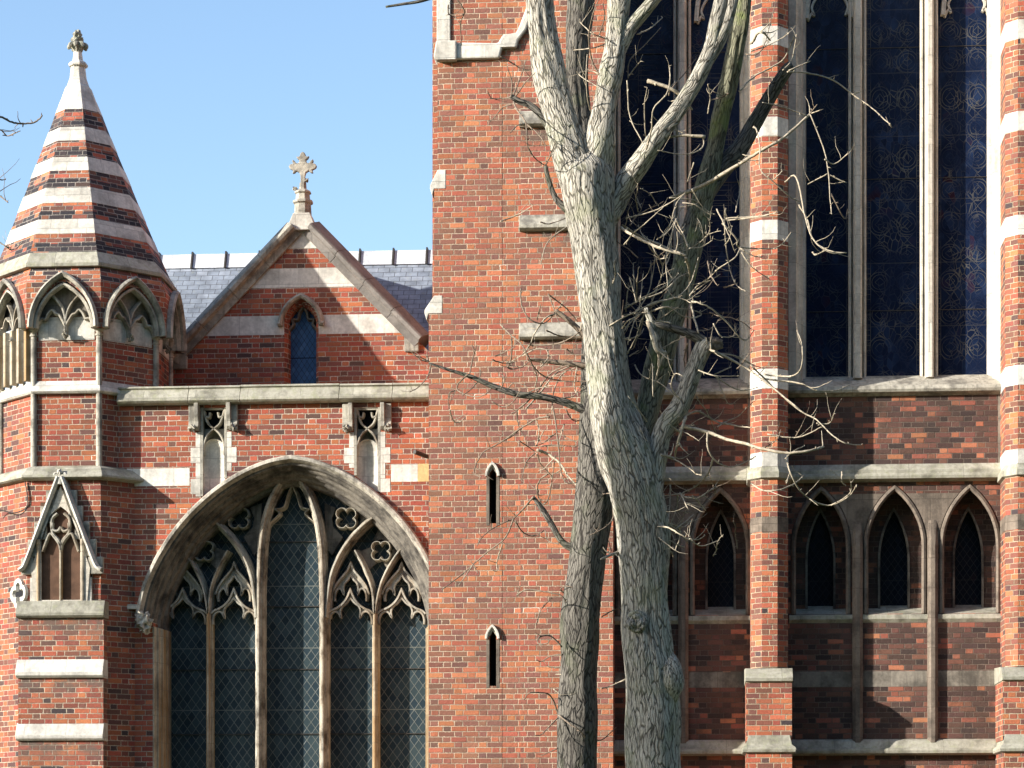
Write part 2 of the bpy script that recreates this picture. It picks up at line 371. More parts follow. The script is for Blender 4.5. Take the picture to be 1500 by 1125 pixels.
def crv(pts, k=6):           # Catmull-Rom through points of any dimension
    out = []; n = len(pts)
    for i in range(n-1):
        p0 = pts[max(i-1, 0)]; p1 = pts[i]; p2 = pts[i+1]; p3 = pts[min(i+2, n-1)]
        for j in range(k):
            t = j/k
            out.append(tuple(.5*((2*b)+(-a+c)*t+(2*a-5*b+4*c-d)*t*t+(-a+3*b-3*c+d)*t**3) for a, b, c, d in zip(p0, p1, p2, p3)))
    out.append(tuple(pts[-1])); return out
def arch(x0, x1, zs, za, k=10):   # pointed arch from left spring over the apex to right spring
    a = (x1-x0)/2; h = za-zs; Rr = (a*a+h*h)/(2*a); left = []
    th1 = math.atan2(h, a-Rr)      # angle at apex seen from the centre (x0+Rr, zs)
    for i in range(k+1):
        th = math.pi+(th1-math.pi)*i/k
        left.append((x0+Rr+Rr*math.cos(th), zs+Rr*math.sin(th)))
    return left+[(x0+x1-x, z) for x, z in reversed(left[:-1])]
def offs(path, o):
    n = len(path); r = []
    for i, (x, z) in enumerate(path):
        p, q = path[max(i-1, 0)], path[min(i+1, n-1)]
        d = Vector((q[0]-p[0], q[1]-p[1])).normalized(); r.append((x+d.y*o, z-d.x*o))
    return r
GZ = -2.9                        # ground level
BZ = GZ-.1

# ------------------------------------------------------------------ setting: ground
g = MB().box(-900, 900, -700, 900, GZ-.5, GZ); og = g.build('lawn', plain('winter grass', (.06, .085, .03), .95, .1, 12, .5)); og['kind'] = 'structure'
g = MB().box(-60, 70, -3.2, -1.7, GZ, GZ+.03); og = g.build('path', plain('stone path', (.22, .20, .17), .9, .2, 5, .25)); og['kind'] = 'structure'

# unseen dark slope added behind the viewer to block low sky and deepen shade
m = MB(); rin, rout = [], []
for k in range(25):
    th = R(-205+k*230/24); sunside = abs(th-math.atan2(S.y, S.x))
    e_ = 12 if sunside < R(26) else 38
    r_ = 62; rin.append((7+r_*math.cos(th), -10+r_*math.sin(th), GZ-.2)); rout.append((7+(r_+16)*math.cos(th), -10+(r_+16)*math.sin(th), GZ+e_+2.5*math.sin(k*1.7)))
rb = [(7+(x-7)*1.6, -10+(y+10)*1.6, GZ-.2) for x, y, z in rin]
m.loft([rin, rout, [(7+(x-7)*1.2, -10+(y+10)*1.2, z) for x, y, z in rout], rb], closed=False, caps=False)
hl_ = m.build('sky_blocker', plain('dark sky blocker', (.05, .055, .03), .95, .1, 1.5, .6)); hl_['kind'] = 'structure'

# ------------------------------------------------------------------ the church
church = empty('brick_church', 'red brick Gothic church with pale stone bands, corner turret, gable cross and tall leaded windows', 'church', (7.5, 0, GZ))
church.matrix_world = Matrix.Translation((7.5, 0, GZ))
CH = []
def part(name, mb, mat, parent=None, **kw):
    o = mb.build(name, mat, None, **kw)
    CH.append((o, parent)); return o

# ---- chapel wall with the great window opening
ya = 0.0
half = [(427, 667), (392, 674), (352, 691), (312, 717), (275, 751), (246, 787), (223, 826), (208, 862), (199, 900)]
hp = L(half, ya); ax = hp[0][0]; hl = crv(list(reversed(hp)), 5)
great = hl+[(2*ax-x, z) for x, z in reversed(hl[:-1])]
zb = BZ
def great_off(o, bottom=zb):
    p = [q for q in offs(great, o)]
    m = len(p)//2; p = [(min(x, ax), z) for x, z in p[:m]]+[(ax, p[m][1])]+[(max(x, ax), z) for x, z in p[m+1:]]
    return [(p[0][0], bottom)]+p+[(p[-1][0], bottom)]
xl, xr = X(150, 0), X(900, 0)
ztop = Z(592, 0, 400)
# niche openings above the arch
niches = []
for c0 in (313, 538):
    niches.append((X(c0-19), X(c0+19), Z(597, 0, c0), Z(735, 0, c0)))
hole = great_off(.13)
nz_holes = []
for x0, x1, zt, zbm in niches:
    # bottom of the niche follows the arch
    def zat(x):
        pts = great_off(-.02)
        for a, b in zip(pts, pts[1:]):
            if min(a[0], b[0]) <= x <= max(a[0], b[0]) and abs(a[0]-b[0]) > 1e-6:
                return a[1]+(b[1]-a[1])*(x-a[0])/(b[0]-a[0])
    nz_holes.append([(x0, zat(x0)), (x1, zat(x1)), (x1, zt), (x0, zt)])
outer = [(xl, zb), (hole[0][0], zb)]+hole[1:-1]+[(hole[-1][0], zb), (xr, zb), (xr, ztop), (xl, ztop)]
w_ = MB().panel(outer, nz_holes, 0, .45)
part('chapel_wall', w_, 'brick_chapel')
# stone band across the chapel wall, broken by niches and arch
def band(x0, x1, z0, z1, y, mat='white', parent=None, d=.05, pr=.004, name='stone_band', bevel=.003):
    return part(name, MB().box(x0, x1, y-pr, y+d, z0, z1), mat, parent, bevel=bevel)
z0, z1 = Z(712, 0, 240), Z(686, 0, 240)
band(X(186), X(278), z0, z1, 0)
band(X(573), X(612), z0+.02, z1+.02, 0)
band(X(612)+.001, X(640), z0+.02, z1+.02, 0, 'stained')
# parapet coping
def coping(x0, x1, y, zt, zbt, out, mat, parent=None, name='coping', back=.35):
    h = zt-zbt
    pr = [(y+back, zbt), (y, zbt), (y-out*.55, zbt), (y-out*.8, zbt+h*.06), (y-out, zbt+h*.16), (y-out, zbt+h*.28), (y-out*.45, zbt+h*.78), (y-out*.45, zbt+h*.84), (y-out*.62, zbt+h*.9), (y-out*.5, zt), (y-out*.2, zt+.01), (y+back, zt+.01)]
    return part(name, MB().prof_x(pr, x0, x1), mat, parent, bevel=.004)
xs = [172, 276, 352, 497, 575, 640]
for a, b in zip(xs, xs[1:]):
    coping(X(a, -.1)+.003, X(b, -.1)-.003, 0, Z(563, -.1, 400)-.0+random.Random(a).uniform(-.006, .006), Z(590, -.1, 400), .16, 'cope')
# hood mould and moulded reveal of the great window
gw = part('great_window', MB().panel(great_off(.30), [], .68, .70), 'glass_big', label='tall five-light leaded window under a broad pointed arch')
hd = great[:]
part('hood_mould', MB().sweep(hd, [(.0, 0.01), (.0, -.05), (-.02, -.10), (-.065, -.11), (-.09, -.06), (-.105, -.02), (-.105, .01)]), 'hood', gw, bevel=.004)
def reveal(offy, mat, parent, f=great_off, name='reveal'):
    m = MB(); rings = [m.ring([(x, y, z) for x, z in f(o)]) for o, y in offy]
    for a, b in zip(rings, rings[1:]):
        for i in range(len(a)-1): m.f.append((a[i], a[i+1], b[i+1], b[i]))
    return part(name, m, mat, parent)
reveal([(.262, .03), (.262, -.006), (.285, -.006), (.29, .03), (.285, .08), (.305, .10), (.325, .10), (.33, .13), (.32, .19), (.345, .22), (.36, .22), (.365, .26), (.355, .34), (.38, .38), (.395, .38), (.395, .72)], 'jamb', gw, lambda o: [great_off(o)[0], (great_off(o)[1][0], great_off(o)[1][1]-.12)])
reveal([(.262, .03), (.262, -.006), (.285, -.006), (.29, .03), (.285, .08), (.305, .10), (.325, .10), (.33, .13), (.32, .19), (.345, .22), (.36, .22), (.365, .26), (.355, .34), (.38, .38), (.395, .38), (.395, .72)], 'jamb', gw, lambda o: [(great_off(o)[-2][0], great_off(o)[-2][1]-.12), great_off(o)[-1]])
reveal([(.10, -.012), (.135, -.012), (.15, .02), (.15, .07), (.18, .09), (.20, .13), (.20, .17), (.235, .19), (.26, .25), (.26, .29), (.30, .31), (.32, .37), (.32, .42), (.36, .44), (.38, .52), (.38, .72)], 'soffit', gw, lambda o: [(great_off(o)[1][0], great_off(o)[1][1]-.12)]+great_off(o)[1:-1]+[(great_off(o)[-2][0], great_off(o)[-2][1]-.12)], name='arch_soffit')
for sg_, xx_ in ((1, great[0][0]), (-1, great[-1][0])):
    b0, b1 = sorted((xx_+sg_*.128, xx_+sg_*.263)); part('jamb_brickwork', MB().box(b0, b1, 0.0005, .45, zb, great[0][1]-.12), 'brick_chapel', gw)
# carved stop of the hood
sx, sz = W(211, 911, -.1)
hs = MB(); hs.blob((sx, -.1, sz), (.12, .12, .13), 3, .5, 12, 3.0)
part('carved_stop', hs, 'hood', gw, smooth=False)
part('hood_label', MB().box(X(187), X(208), -.09, .02, Z(893, 0, 200), Z(886, 0, 200)), 'hood', gw, bevel=.008)

# ---- tracery bars
BAR = [(-.045, .62), (-.045, .50), (-.016, .36), (.016, .36), (.045, .50), (.045, .62)]
def barp(wd=1.0, yf=.42, yb=.68): 
    h = .047*wd; e = min(.04, (yb-yf)*.2)
    l = [(h, yb), (h, yf+e*4), (h*.72, yf+e*3.4), (h*.55, yf+e*3.5), (h*.68, yf+e*2.6), (h*.62, yf+e*1.9), (h*.34, yf+e*1.7), (h*.24, yf+e*1.5), (h*.30, yf+e*.5), (h*.16, yf)]
    return [(-a, b) for a, b in l]+list(reversed(l))
yt = .46
def T(pts): return L(pts, yt)
def mir(pts, c=427): return [(2*c-a, b) for a, b in pts]
def curve_bar(pts, wd=1.0, yf=.42, name='tracery_bar', par=None, mat='trac', k=6, smooth=False):
    return part(name, MB().sweep(crv(T(pts), k), barp(wd, yf)), mat, par or gw)
for sgn in (0, 1):
    q = (lambda p: p) if sgn else mir
    # main mullion curving to the apex
    curve_bar(q([(474, 1420), (474, 1125), (474, 900), (473, 840), (470, 790), (462, 750), (448, 716), (428, 690)]), 1.5, .35, 'mullion')
    curve_bar(q([(549, 1420), (549, 1100), (549, 900), (549, 893)]), 1.15, .42, 'mullion', mat='jamb')
    # sub-arch inner arc
    curve_bar(q([(478, 905), (480, 880), (487, 838), (506, 800), (530, 772), (556, 752)]), 1.25, .38)
    # forked bars above the sub mullion
    curve_bar(q([(549, 900), (545, 862), (534, 832), (520, 806)]), .95)
    curve_bar(q([(549, 900), (556, 862), (570, 830), (590, 800)]), .95)
    curve_bar(q([(632, 905), (626, 868), (612, 832), (590, 800)]), .9)
    # cusped heads in two tiers in each light
    for cx0, cx1 in ((479, 546), (552, 623)):
        m_ = (cx0+cx1)/2; hw = (cx1-cx0)/2
        for (zb_, za_, hs, oy) in ((914, 874, 1.0, .53), (880, 840, .74, .56)):
            hh = zb_-za_
            U = lambda u, v: (m_+u*hw*hs, zb_-v*hh)
            inner = [(-.92, 0), (-.93, .16), (-.86, .36), (-.70, .47), (-.53, .42), (-.42, .26), (-.44, .48), (-.36, .66), (-.18, .78), (0, .97)]
            outr = [(-1.0, .38), (-.85, .5), (-.62, .58), (-.38, .72), (-.16, .95), (0, 1.28)]
            if hs < 1: outr = [(-1.1, .25), (-.9, .55), (-.62, .8), (-.38, .98), (-.16, 1.15), (0, 1.4)]
            inn = crv([U(*p) for p in inner], 4); inn = inn+[(2*m_-a, b) for a, b in reversed(inn[:-1])]
            out_ = crv([U(*p) for p in outr], 3); out_ = out_+[(2*m_-a, b) for a, b in reversed(out_[:-1])]
            lo = [U(-1.02, 0)]; hi = [U(1.02, 0)]
            part('cusped_head', MB().panel(T(q(lo+out_+hi+list(reversed(inn)))), [], oy, oy+.10), 'trac', gw)
            part('cusp_mould', MB().sweep(T(q(inn)), [(-.014, oy+.05), (-.012, oy-.03), (.012, oy-.03), (.014, oy+.05)]), 'trac', gw)
            part('head_mould', MB().sweep(T(q(out_)), [(-.018, oy+.05), (-.013, oy-.05), (.013, oy-.05), (.018, oy+.05)]), 'trac', gw)
    # quatrefoils
    for (qx, qy, r0) in ((506, 758, 15), (557, 806, 14)):
        pts = []
        for i in range(48):
            th = 2*math.pi*i/48+math.pi/4; rr = r0*(.72+.42*abs(math.cos(2*(th-math.pi/4)))**.7)
            pts.append((qx+rr*math.cos(th), qy+rr*math.sin(th)))
        part('quatrefoil', MB().sweep(T(q(pts)), barp(.5, .50), closed=True), 'trac', gw)
        # solid spandrel eyelets round the quatrefoil
    # blind stone web between bars, its dark colour standing in for shade
    webs = [[(476, 800), (484, 812), (500, 785), (486, 770), (484, 757), (490, 742), (473, 735)], [(500, 736), (522, 745), (527, 760), (522, 772), (540, 765), (556, 752), (520, 722), (486, 705)],
            [(545, 790), (556, 788), (568, 792), (590, 798), (560, 755)], [(524, 806), (541, 800), (543, 812), (550, 822), (536, 835)], [(560, 823), (573, 815), (572, 802), (588, 803), (568, 836)]]
    for wb in webs:
        p = T(q(wb)); 
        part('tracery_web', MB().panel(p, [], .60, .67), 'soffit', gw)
# head of the centre light
for s_ in (0, 1):
    q = (lambda p: p) if s_ else mir
    curve_bar(q([(470, 790), (462, 768), (450, 756), (446, 750), (455, 742), (456, 728)]), .6, .50)
    curve_bar(q([(452, 745), (440, 742), (436, 732), (433, 722), (428, 712)]), .6, .50)
for yy in (945, 1060):
    pass
# saddle bars
for z_px in (793, 888, 980, 1075):
    part('saddle_bar', MB().box(X(240, .6), X(632, .6), .655, .668, Z(z_px, .6, 427)-.006, Z(z_px, .6, 427)+.006), 'iron', gw)

# ---- niches above the arch
for i, (x0, x1, zt, zbm) in enumerate(niches):
    c = (x0+x1)/2; hw = (x1-x0)/2; zl = min(nz_holes[i][0][1], nz_holes[i][1][1])-.02
    nb = part('niche', MB().panel([(x0-.02, nz_holes[i][0][1]-.0), (x1+.02, nz_holes[i][1][1]-.0), (x1+.02, zt+.03), (x0-.02, zt+.03)], [], .20, .24), 'white2', label='narrow stone niche panel between bracketed posts')
    # curved back of the niche: half cylinder
    m = MB(); zsp = zt-.68
    ring = [(c-hw*.96*math.cos(math.pi*j/12), .03+.10*math.sin(math.pi*j/12)) for j in range(13)]
    a = m.ring([(x, y, nz_holes[i][0][1]+(nz_holes[i][1][1]-nz_holes[i][0][1])*(x-x0)/(x1-x0)+.0) for x, y in ring]); b = m.ring([(x, y, zsp) for x, y in ring])
    m.skin([a, b], False, False)
    prev = b
    for kk in range(1, 7):
        th = kk/6*math.pi/2; cc = math.cos(th)
        rr = m.ring([(c+(x-c)*max(cc, .02), .03+(y-.03)*max(cc, .02), zsp+hw*1.15*math.sin(th)) for x, y in ring]); m.skin([prev, rr], False, False); prev = rr
    part('niche_back', m, 'white2', nb, smooth=True)
    m = MB(); zL, zR = nz_holes[i][0][1], nz_holes[i][1][1]
    for (sx0, sx1, zf_) in ((x0-.002, x0+.035, max(zL, zL+(zR-zL)*.1)), (x1-.035, x1+.002, max(zR, zR+(zL-zR)*.1))): m.box(sx0, sx1, -.006, .2, zf_-.0, zt)
    part('niche_jamb', m, 'grey', nb)
    # crossing curved bars
    pb = [(-.018, .12), (-.018, .03), (-.007, .0), (.007, .0), (.018, .03), (.018, .12)]
    for sg in (-1, 1):
        e = [(c-sg*hw*.82, zt-.70), (c-sg*hw*.80, zt-.56), (c-sg*hw*.5, zt-.40), (c, zt-.31), (c+sg*hw*.5, zt-.22), (c+sg*hw*.8, zt-.03)]
        part('tracery_bar', MB().sweep(crv(e, 5), pb), 'trac', nb)
        e = [(c+sg*hw*.75, zt-.12), (c+sg*hw*.4, zt-.14), (c+sg*hw*.3, zt-.07)]
        part('tracery_bar', MB().sweep(crv(e, 4), pb), 'trac', nb)
    part('tracery_bar', MB().box(x0+.03, x1-.03, .02, .1, zt-.03, zt+.004), 'trac', nb)
    # arched spandrel plate above the niche head
    ar = arch(x0+.05, x1-.05, zt-.62, zt-.36, 6)
    m = MB().panel([(x0, zt-.62)]+ar+[(x1, zt-.62), (x1, zt-.30), (x0, zt-.30)], [], .10, .13)
    part('niche_head', m, 'grey', nb)
    part('niche_void', MB().box(x0, x1, .165, .175, zt-.33, zt), 'void', nb)
    # side posts with scrolled corbels under the coping
    for sg, xa in ((-1, x0), (1, x1)):
        b0, b1 = sorted((xa+sg*.015, xa+sg*.075))
        prf = [(-.005, zt+.05), (-.14, zt+.05), (-.13, zt-.12), (-.09, zt-.22), (-.10, zt-.29), (-.06, zt-.33), (-.005, zt-.34)]
        part('corbel', MB().prof_x(prf+[(.05, zt-.34), (.05, zt+.05)], b0, b1), 'grey', nb, bevel=.006)
        b0, b1 = sorted((xa+sg*.075, xa+sg*.17))
        prf = [(-.004, zt+.05), (-.06, zt+.05), (-.055, zt-.2), (-.075, zt-.27), (-.05, zt-.34), (-.004, zt-.35)]
        part('corbel', MB().prof_x(prf+[(.04, zt-.35), (.04, zt+.05)], b0, b1), 'grey', nb, bevel=.006)
        part('carved_leaf', MB().blob((xa+sg*.11, -.07, zt-.31), (.05, .05, .05), i+sg, .6, 7, 3), 'grey', nb)
        # long and short jamb stones
        zz = zt-.36; k = 0
        zend = zat(xa+sg*.15)+.03 if (xa+sg*.15-ax)*sg > 0 or True else 0
        zend = max(zat(xa), zat(xa+sg*.15))+.02
        while zz > zend+.03:
            hh = .23; ln = (.075, .15)[k % 2]
            zlow = max(zz-hh, zend)
            b0, b1 = sorted((xa+sg*.004, xa+sg*ln))
            part('quoin', MB().box(b0, b1, -.005, .03, zlow+.003, zz), 'white2', nb, bevel=.003)
            zz = zlow; k += 1

# ---- iron spout
p0 = Vector((X(632, -.1), -.05, Z(672, 0, 628))); p1 = Vector((X(607, -.35), -.33, Z(662, -.33, 607)))
part('spout', MB().tube([p0, p1], [.03, .033], 10), 'iron')

# ---- gable behind the parapet
yg = 1.9
G = lambda a, b: W(a, b, yg)
gx = G(443, 500)[0]; gza = G(443, 326)[1]; slope = 1.03
zlo = Z(640, yg, 443); hwid = (gza-zlo)/slope
lc = (X(441.5, yg)); lw = (X(461, yg)-X(424, yg))/2
lan = arch(lc-lw*1.35, lc+lw*1.35, Z(474, yg, 440), Z(442, yg, 440), 8)
lhole = [(lan[0][0], zlo+.1)]+lan+[(lan[-1][0], zlo+.1)]
part('gable_wall', MB().panel([(gx-hwid, zlo), (gx+hwid, zlo), (gx, gza)], [lhole], yg, yg+.35), 'brick_chapel', uvoff=.5)
for (pa, pb) in ((393, 421), (462, 490)):
    zt, zbm = Z(pa, yg, 440), Z(pb, yg, 440)
    for sg in (-1, 1):
        xo_t = (gza-zt)/slope-.1; xo_b = (gza-zbm)/slope-.1
        xi = 0.0 if pa < 440 else lw*1.36
        cxx = gx if pa < 440 else lc
        a = cxx+sg*xi
        part('stone_band', MB().panel([(a, zbm), (gx+sg*xo_b, zbm), (gx+sg*xo_t, zt), (a, zt)], [], yg-.004, yg+.05), 'white')
apx = [(gx-.30, gza-.40), (gx+.30, gza-.40), (gx, gza-.02)]
part('apex_stone', MB().panel(apx, [], yg-.006, yg+.1), 'white', uvoff=.2)
# lancet: splayed brick reveal, glass, hood
def lrev(o, y): 
    p = offs(lan, o); return [(p[0][0], y, zlo+.1)]+[(x, y, z) for x, z in p]+[(p[-1][0], y, zlo+.1)]
m = MB(); rr = [m.ring(lrev(o, y)) for o, y in ((0, yg), (.05, yg+.10), (.065, yg+.24))]
m.skin(rr, False, False)
lw_o = part('lancet_window', MB().panel([(x, z) for x, y, z in lrev(.04, 0)], [], yg+.22, yg+.235), 'glass_blue', label='small blue leaded lancet in the gable')
part('reveal', m, 'brick_chapel', lw_o)
hp_ = arch(lc-lw*1.45, lc+lw*1.45, Z(478, yg, 440), Z(438, yg, 440), 8)
hp2 = [(hp_[0][0]-.07, hp_[0][1]-.01)]+hp_+[(hp_[-1][0]+.07, hp_[-1][1]-.01)]
part('hood_mould', MB().sweep(hp2, [(-.0, yg+.02), (.0, yg-.10), (.03, yg-.13), (.075, yg-.07), (.085, yg+.02)]), 'grey', lw_o, bevel=.004)
for sg in (-1, 1):      # cusps of the trefoil head
    e = [(lc+sg*lw*1.15, Z(480, yg, 440)), (lc+sg*lw*.78, Z(472, yg, 440)), (lc+sg*lw*.85, Z(465, yg, 440)), (lc+sg*lw*.42, Z(464, yg, 440)), (lc+sg*lw*.3, Z(454, yg, 440)), (lc, Z(446, yg, 440))]
    part('cusp', MB().sweep(crv(e, 4), [(-.03, yg+.22), (-.012, yg+.14), (.012, yg+.14), (.03, yg+.22)]), 'sooty', lw_o)
# raking copings: front face, top slab
for sg in (-1, 1):
    d = Vector((sg, -slope)).normalized(); nrm = Vector((slope*sg, 1)).normalized()
    Lc = 2.65 if sg > 0 else 2.95
    top = Vector((gx, gza+.02))
    def ck(al, up, y): p = top+d*al+nrm*up; return (p.x, y, p.y)
    prof = [(-.13, yg+.02), (-.13, yg-.05), (-.03, yg-.07), (-.01, yg-.17), (.04, yg-.19), (.07, yg-.17), (.13, yg-.05), (.16, yg+.02), (.19, yg+.08), (.19, yg+.5), (-.13, yg+.5)]
    nseg = 4
    for k in range(nseg):
        a0 = .16+(Lc-.16)*k/nseg+.003; a1 = .16+(Lc-.16)*(k+1)/nseg-.003
        part('raking_coping', MB().loft([[ck(a0, u, y) for u, y in prof], [ck(a1, u, y) for u, y in prof]]), 'darkstone' if sg > 0 else 'grey', bevel=.005)
    # kneeler
    b = top+d*Lc
    kx0, kx1 = sorted((b.x-sg*.25, b.x-sg*.02))
    part('kneeler', MB().box(kx0, kx1, yg-.05, yg+.4, b.y-.16, b.y+.05), 'grey', bevel=.02)
# apex block and cross
ab = MB(); zc0 = gza-.14
ab.loft([[(gx-.24, yg-.12, zc0), (gx+.24, yg-.12, zc0), (gx+.24, yg+.4, zc0), (gx-.24, yg+.4, zc0)], [(gx-.13, yg-.10, gza+.13), (gx+.13, yg-.10, gza+.13), (gx+.13, yg+.2, gza+.13), (gx-.13, yg+.2, gza+.13)]])
cross = part('gable_cross', ab, 'white2', bevel=.01, label='stone cross with flared leafy arms on the gable apex')
def octr(cx, cy, a, z, n=8, rot=math.pi/8): 
    rr = a/math.cos(math.pi/8); return [(cx+rr*math.cos(rot+2*math.pi*j/8), cy+rr*math.sin(rot+2*math.pi*j/8), z) for j in range(8)]
cyy = yg+.05; zq = gza+.13
m = MB().loft([octr(gx, cyy, a, zq+h) for a, h in ((.13, -.02), (.12, .16), (.15, .18), (.15, .215), (.11, .23), (.10, .32), (.125, .335), (.12, .36), (.055, .40), (.05, .5))])
part('cross_base', m, 'grey', cross, bevel=.004)
# outline of the cross (metres, centre of the arms at 0,0)
qd = [(.035, -.42), (.035, -.16), (.05, -.10), (.10, -.07), (.125, -.10), (.165, -.11), (.16, -.085), (.15, -.06), (.205, -.035), (.225, 0)]
q2 = [(.205, .035), (.15, .05), (.17, .075), (.165, .115), (.13, .09), (.10, .05), (.065, .055), (.05, .10), (.085, .12), (.105, .165), (.08, .155), (.05, .16), (.035, .21), (0, .235)]
rt = qd+q2; outl = rt+[(-x, z) for x, z in reversed(rt[:-1])]
cz = Z(243, yg, 443)
m = MB(); o_ = [(gx+x*.98, cz+z*.98) for x, z in outl]; i_ = [(gx+x*.80, cz+z*.9) for x, z in outl]
m.panel(o_, [], cyy-.035, cyy+.035)
part('cross_arms', m, 'grey', cross, bevel=.012)
for sg, zz in ((1, -.22), (-1, -.35)):
    part('leaf_knob', MB().blob((gx+sg*(.06 if sg > 0 else .12), cyy-.02, cz+zz), (.04, .04, .03), sg, .5, 6, 3), 'grey', cross)

# ---- slate roof with lead ridge
yr = 4.6
zr = Z(380, yr, 430); pitch = 1.15; ye = yg+.36; x0, x1 = X(-250, yr), X(900, yr)
part('roof', MB().loft([[(x, yr, zr), (x, ye, zr-(yr-ye)*pitch), (x, ye, zr-(yr-ye)*pitch-.1), (x, yr, zr-.1), (x, 8, zr-3.6), (x, 8, zr-3.5)] for x in (x0, x1)]), 'slate')
for e, pxx in ((0, 0),):
    edges = [X(-250, yr)]+[X(p_, yr) for p_ in range(-60, 900, 49)]
ri = MB()
zl2 = zr+.02
for a, b in zip(edges, edges[1:]):
    part('ridge_lead', MB().loft([[(x, yr-.16, zr-.15), (x, yr-.15, zr-.13), (x, yr-.05, zr+.105), (x, yr+.05, zr+.105), (x, yr+.16, zr-.13)] for x in (a+.02, b-.02)]), 'lead')
    part('ridge_roll', MB().loft([[(x, yr-.19, zr-.16), (x, yr-.18, zr-.12), (x, yr-.07, zr+.145), (x, yr+.06, zr+.145), (x, yr+.16, zr-.13)] for x in (b-.013, b+.013)]), 'iron')
# cross roof behind the gable
part('gable_roof', MB().loft([[(gx-hwid, y, zlo), (gx, y, gza-.02), (gx+hwid, y, zlo)] for y in (yg+.3, yr-.1)]), 'slate')

# ------------------------------------------------------------------ turret
TXf = X(96, -.30); ua = 1.235; tcx, tcy = TXf, -.30+ua
def zt_(py, y=-.35, px=96): return Z(py, y, px)
def frustum(a0, z0, a1, z1): return MB().loft([octr(tcx, tcy, a0, z0), octr(tcx, tcy, a1, z1)])
def apo(s): return s*1.2071
turret = part('turret', frustum(apo(.97), zt_(692), apo(.97), zt_(400)), 'brick_turret', label='octagonal corner turret with a striped brick and stone spire')
def tp(name, mb, mat, **kw): return part(name, mb, mat, turret, **kw)
SPX = [0.0]
def lean(s): return tcx-.03-.11*(1-s/1.08)
def sfr(s0, z0, s1, z1, e=0.0): return MB().loft([octr(lean(s0), tcy, apo(s0)+e, z0), octr(lean(s1), tcy, apo(s1)+e, z1)])
# spire
def solve(s, py):       # height of a ring of side s whose front edge shows at photo row py
    y = tcy-apo(s); return Z(py, y, 100)
bands = [(390, 1.075, 'w'), (369, 1.0, 'b'), (342, .90, 'w'), (321, .83, 'b'), (297, .745, 'w'), (275, .67, 'b'), (250, .585, 'w'), (230, .515, 'b'), (206, .43, 'w'), (186, .36, 'b'), (160, .275, 'w')]
for (pa, sa, ma), (pb, sb, _) in zip(bands, bands[1:]):
    za, zb2 = solve(sa, pa), solve(sb, pb)
    if ma == 'w':
        if pa == 390: tp('stone_band', MB().loft([octr(lean(a), tcy, apo(a), z) for a, z in ((1.0, za-.01), (1.085, za), (1.09, za+.05), (1.0, zb2)) ]), 'cope', bevel=.006)
        else: tp('stone_band', sfr(sa, za, sb, zb2, .006), 'white2', bevel=.004)
    else:
        zm = za+(zb2-za)*.45; sm_ = sa+(sb-sa)*.45
        tp('spire_brickwork', sfr(sa, za, sm_, zm), 'brick_dark')
        tp('spire_brickwork', sfr(sm_, zm+.0005, sb, zb2), 'brick_cone')
tip = [(.275, 160), (.245, 142)]
rr = [(apo(.275)+.004, solve(.275, 160)), (apo(.21), solve(.21, 141)), (apo(.205)-.0, solve(.205, 140.5)), (apo(.155), solve(.155, 125)), (apo(.13), solve(.13, 122)), (apo(.10), solve(.1, 112)), (apo(.085), solve(.08, 96)), (.13, solve(.1, 95)), (.14, solve(.1, 92)), (.12, solve(.1, 89)), (.075, solve(.08, 87)), (.055, solve(.06, 72)), (.05, solve(.06, 60))]
tp('spire_tip', MB().loft([octr(lean(a/1.2071), tcy, a, z) for a, z in rr]), 'white', bevel=.006)
m = MB(); zf = solve(.06, 67); tcx0 = tcx; tcx = lean(.04)
for k in range(8):
    th = k*math.pi/4; dx, dy = math.cos(th), math.sin(th)
    m.tube(crv([(tcx, tcy, zf-.10), (tcx+dx*.06, tcy+dy*.06, zf-.0), (tcx+dx*.11, tcy+dy*.11, zf+.03), (tcx+dx*.15, tcy+dy*.15, zf-.03)], 4), [.05]*4+[.045]*4+[.035]*3+[.025, .012], 6)
m.blob((tcx, tcy, zf+.07), (.08, .08, .09), 5, .4, 9, 3); m.blob((tcx, tcy, zf+.17), (.065, .065, .09), 9, .3, 9, 3)
tp('finial', m, stone_mat('mossy finial stone', (.30, .29, .24), (.09, .09, .07), .8, (.2, .21, .13), 0))
tcx = tcx0
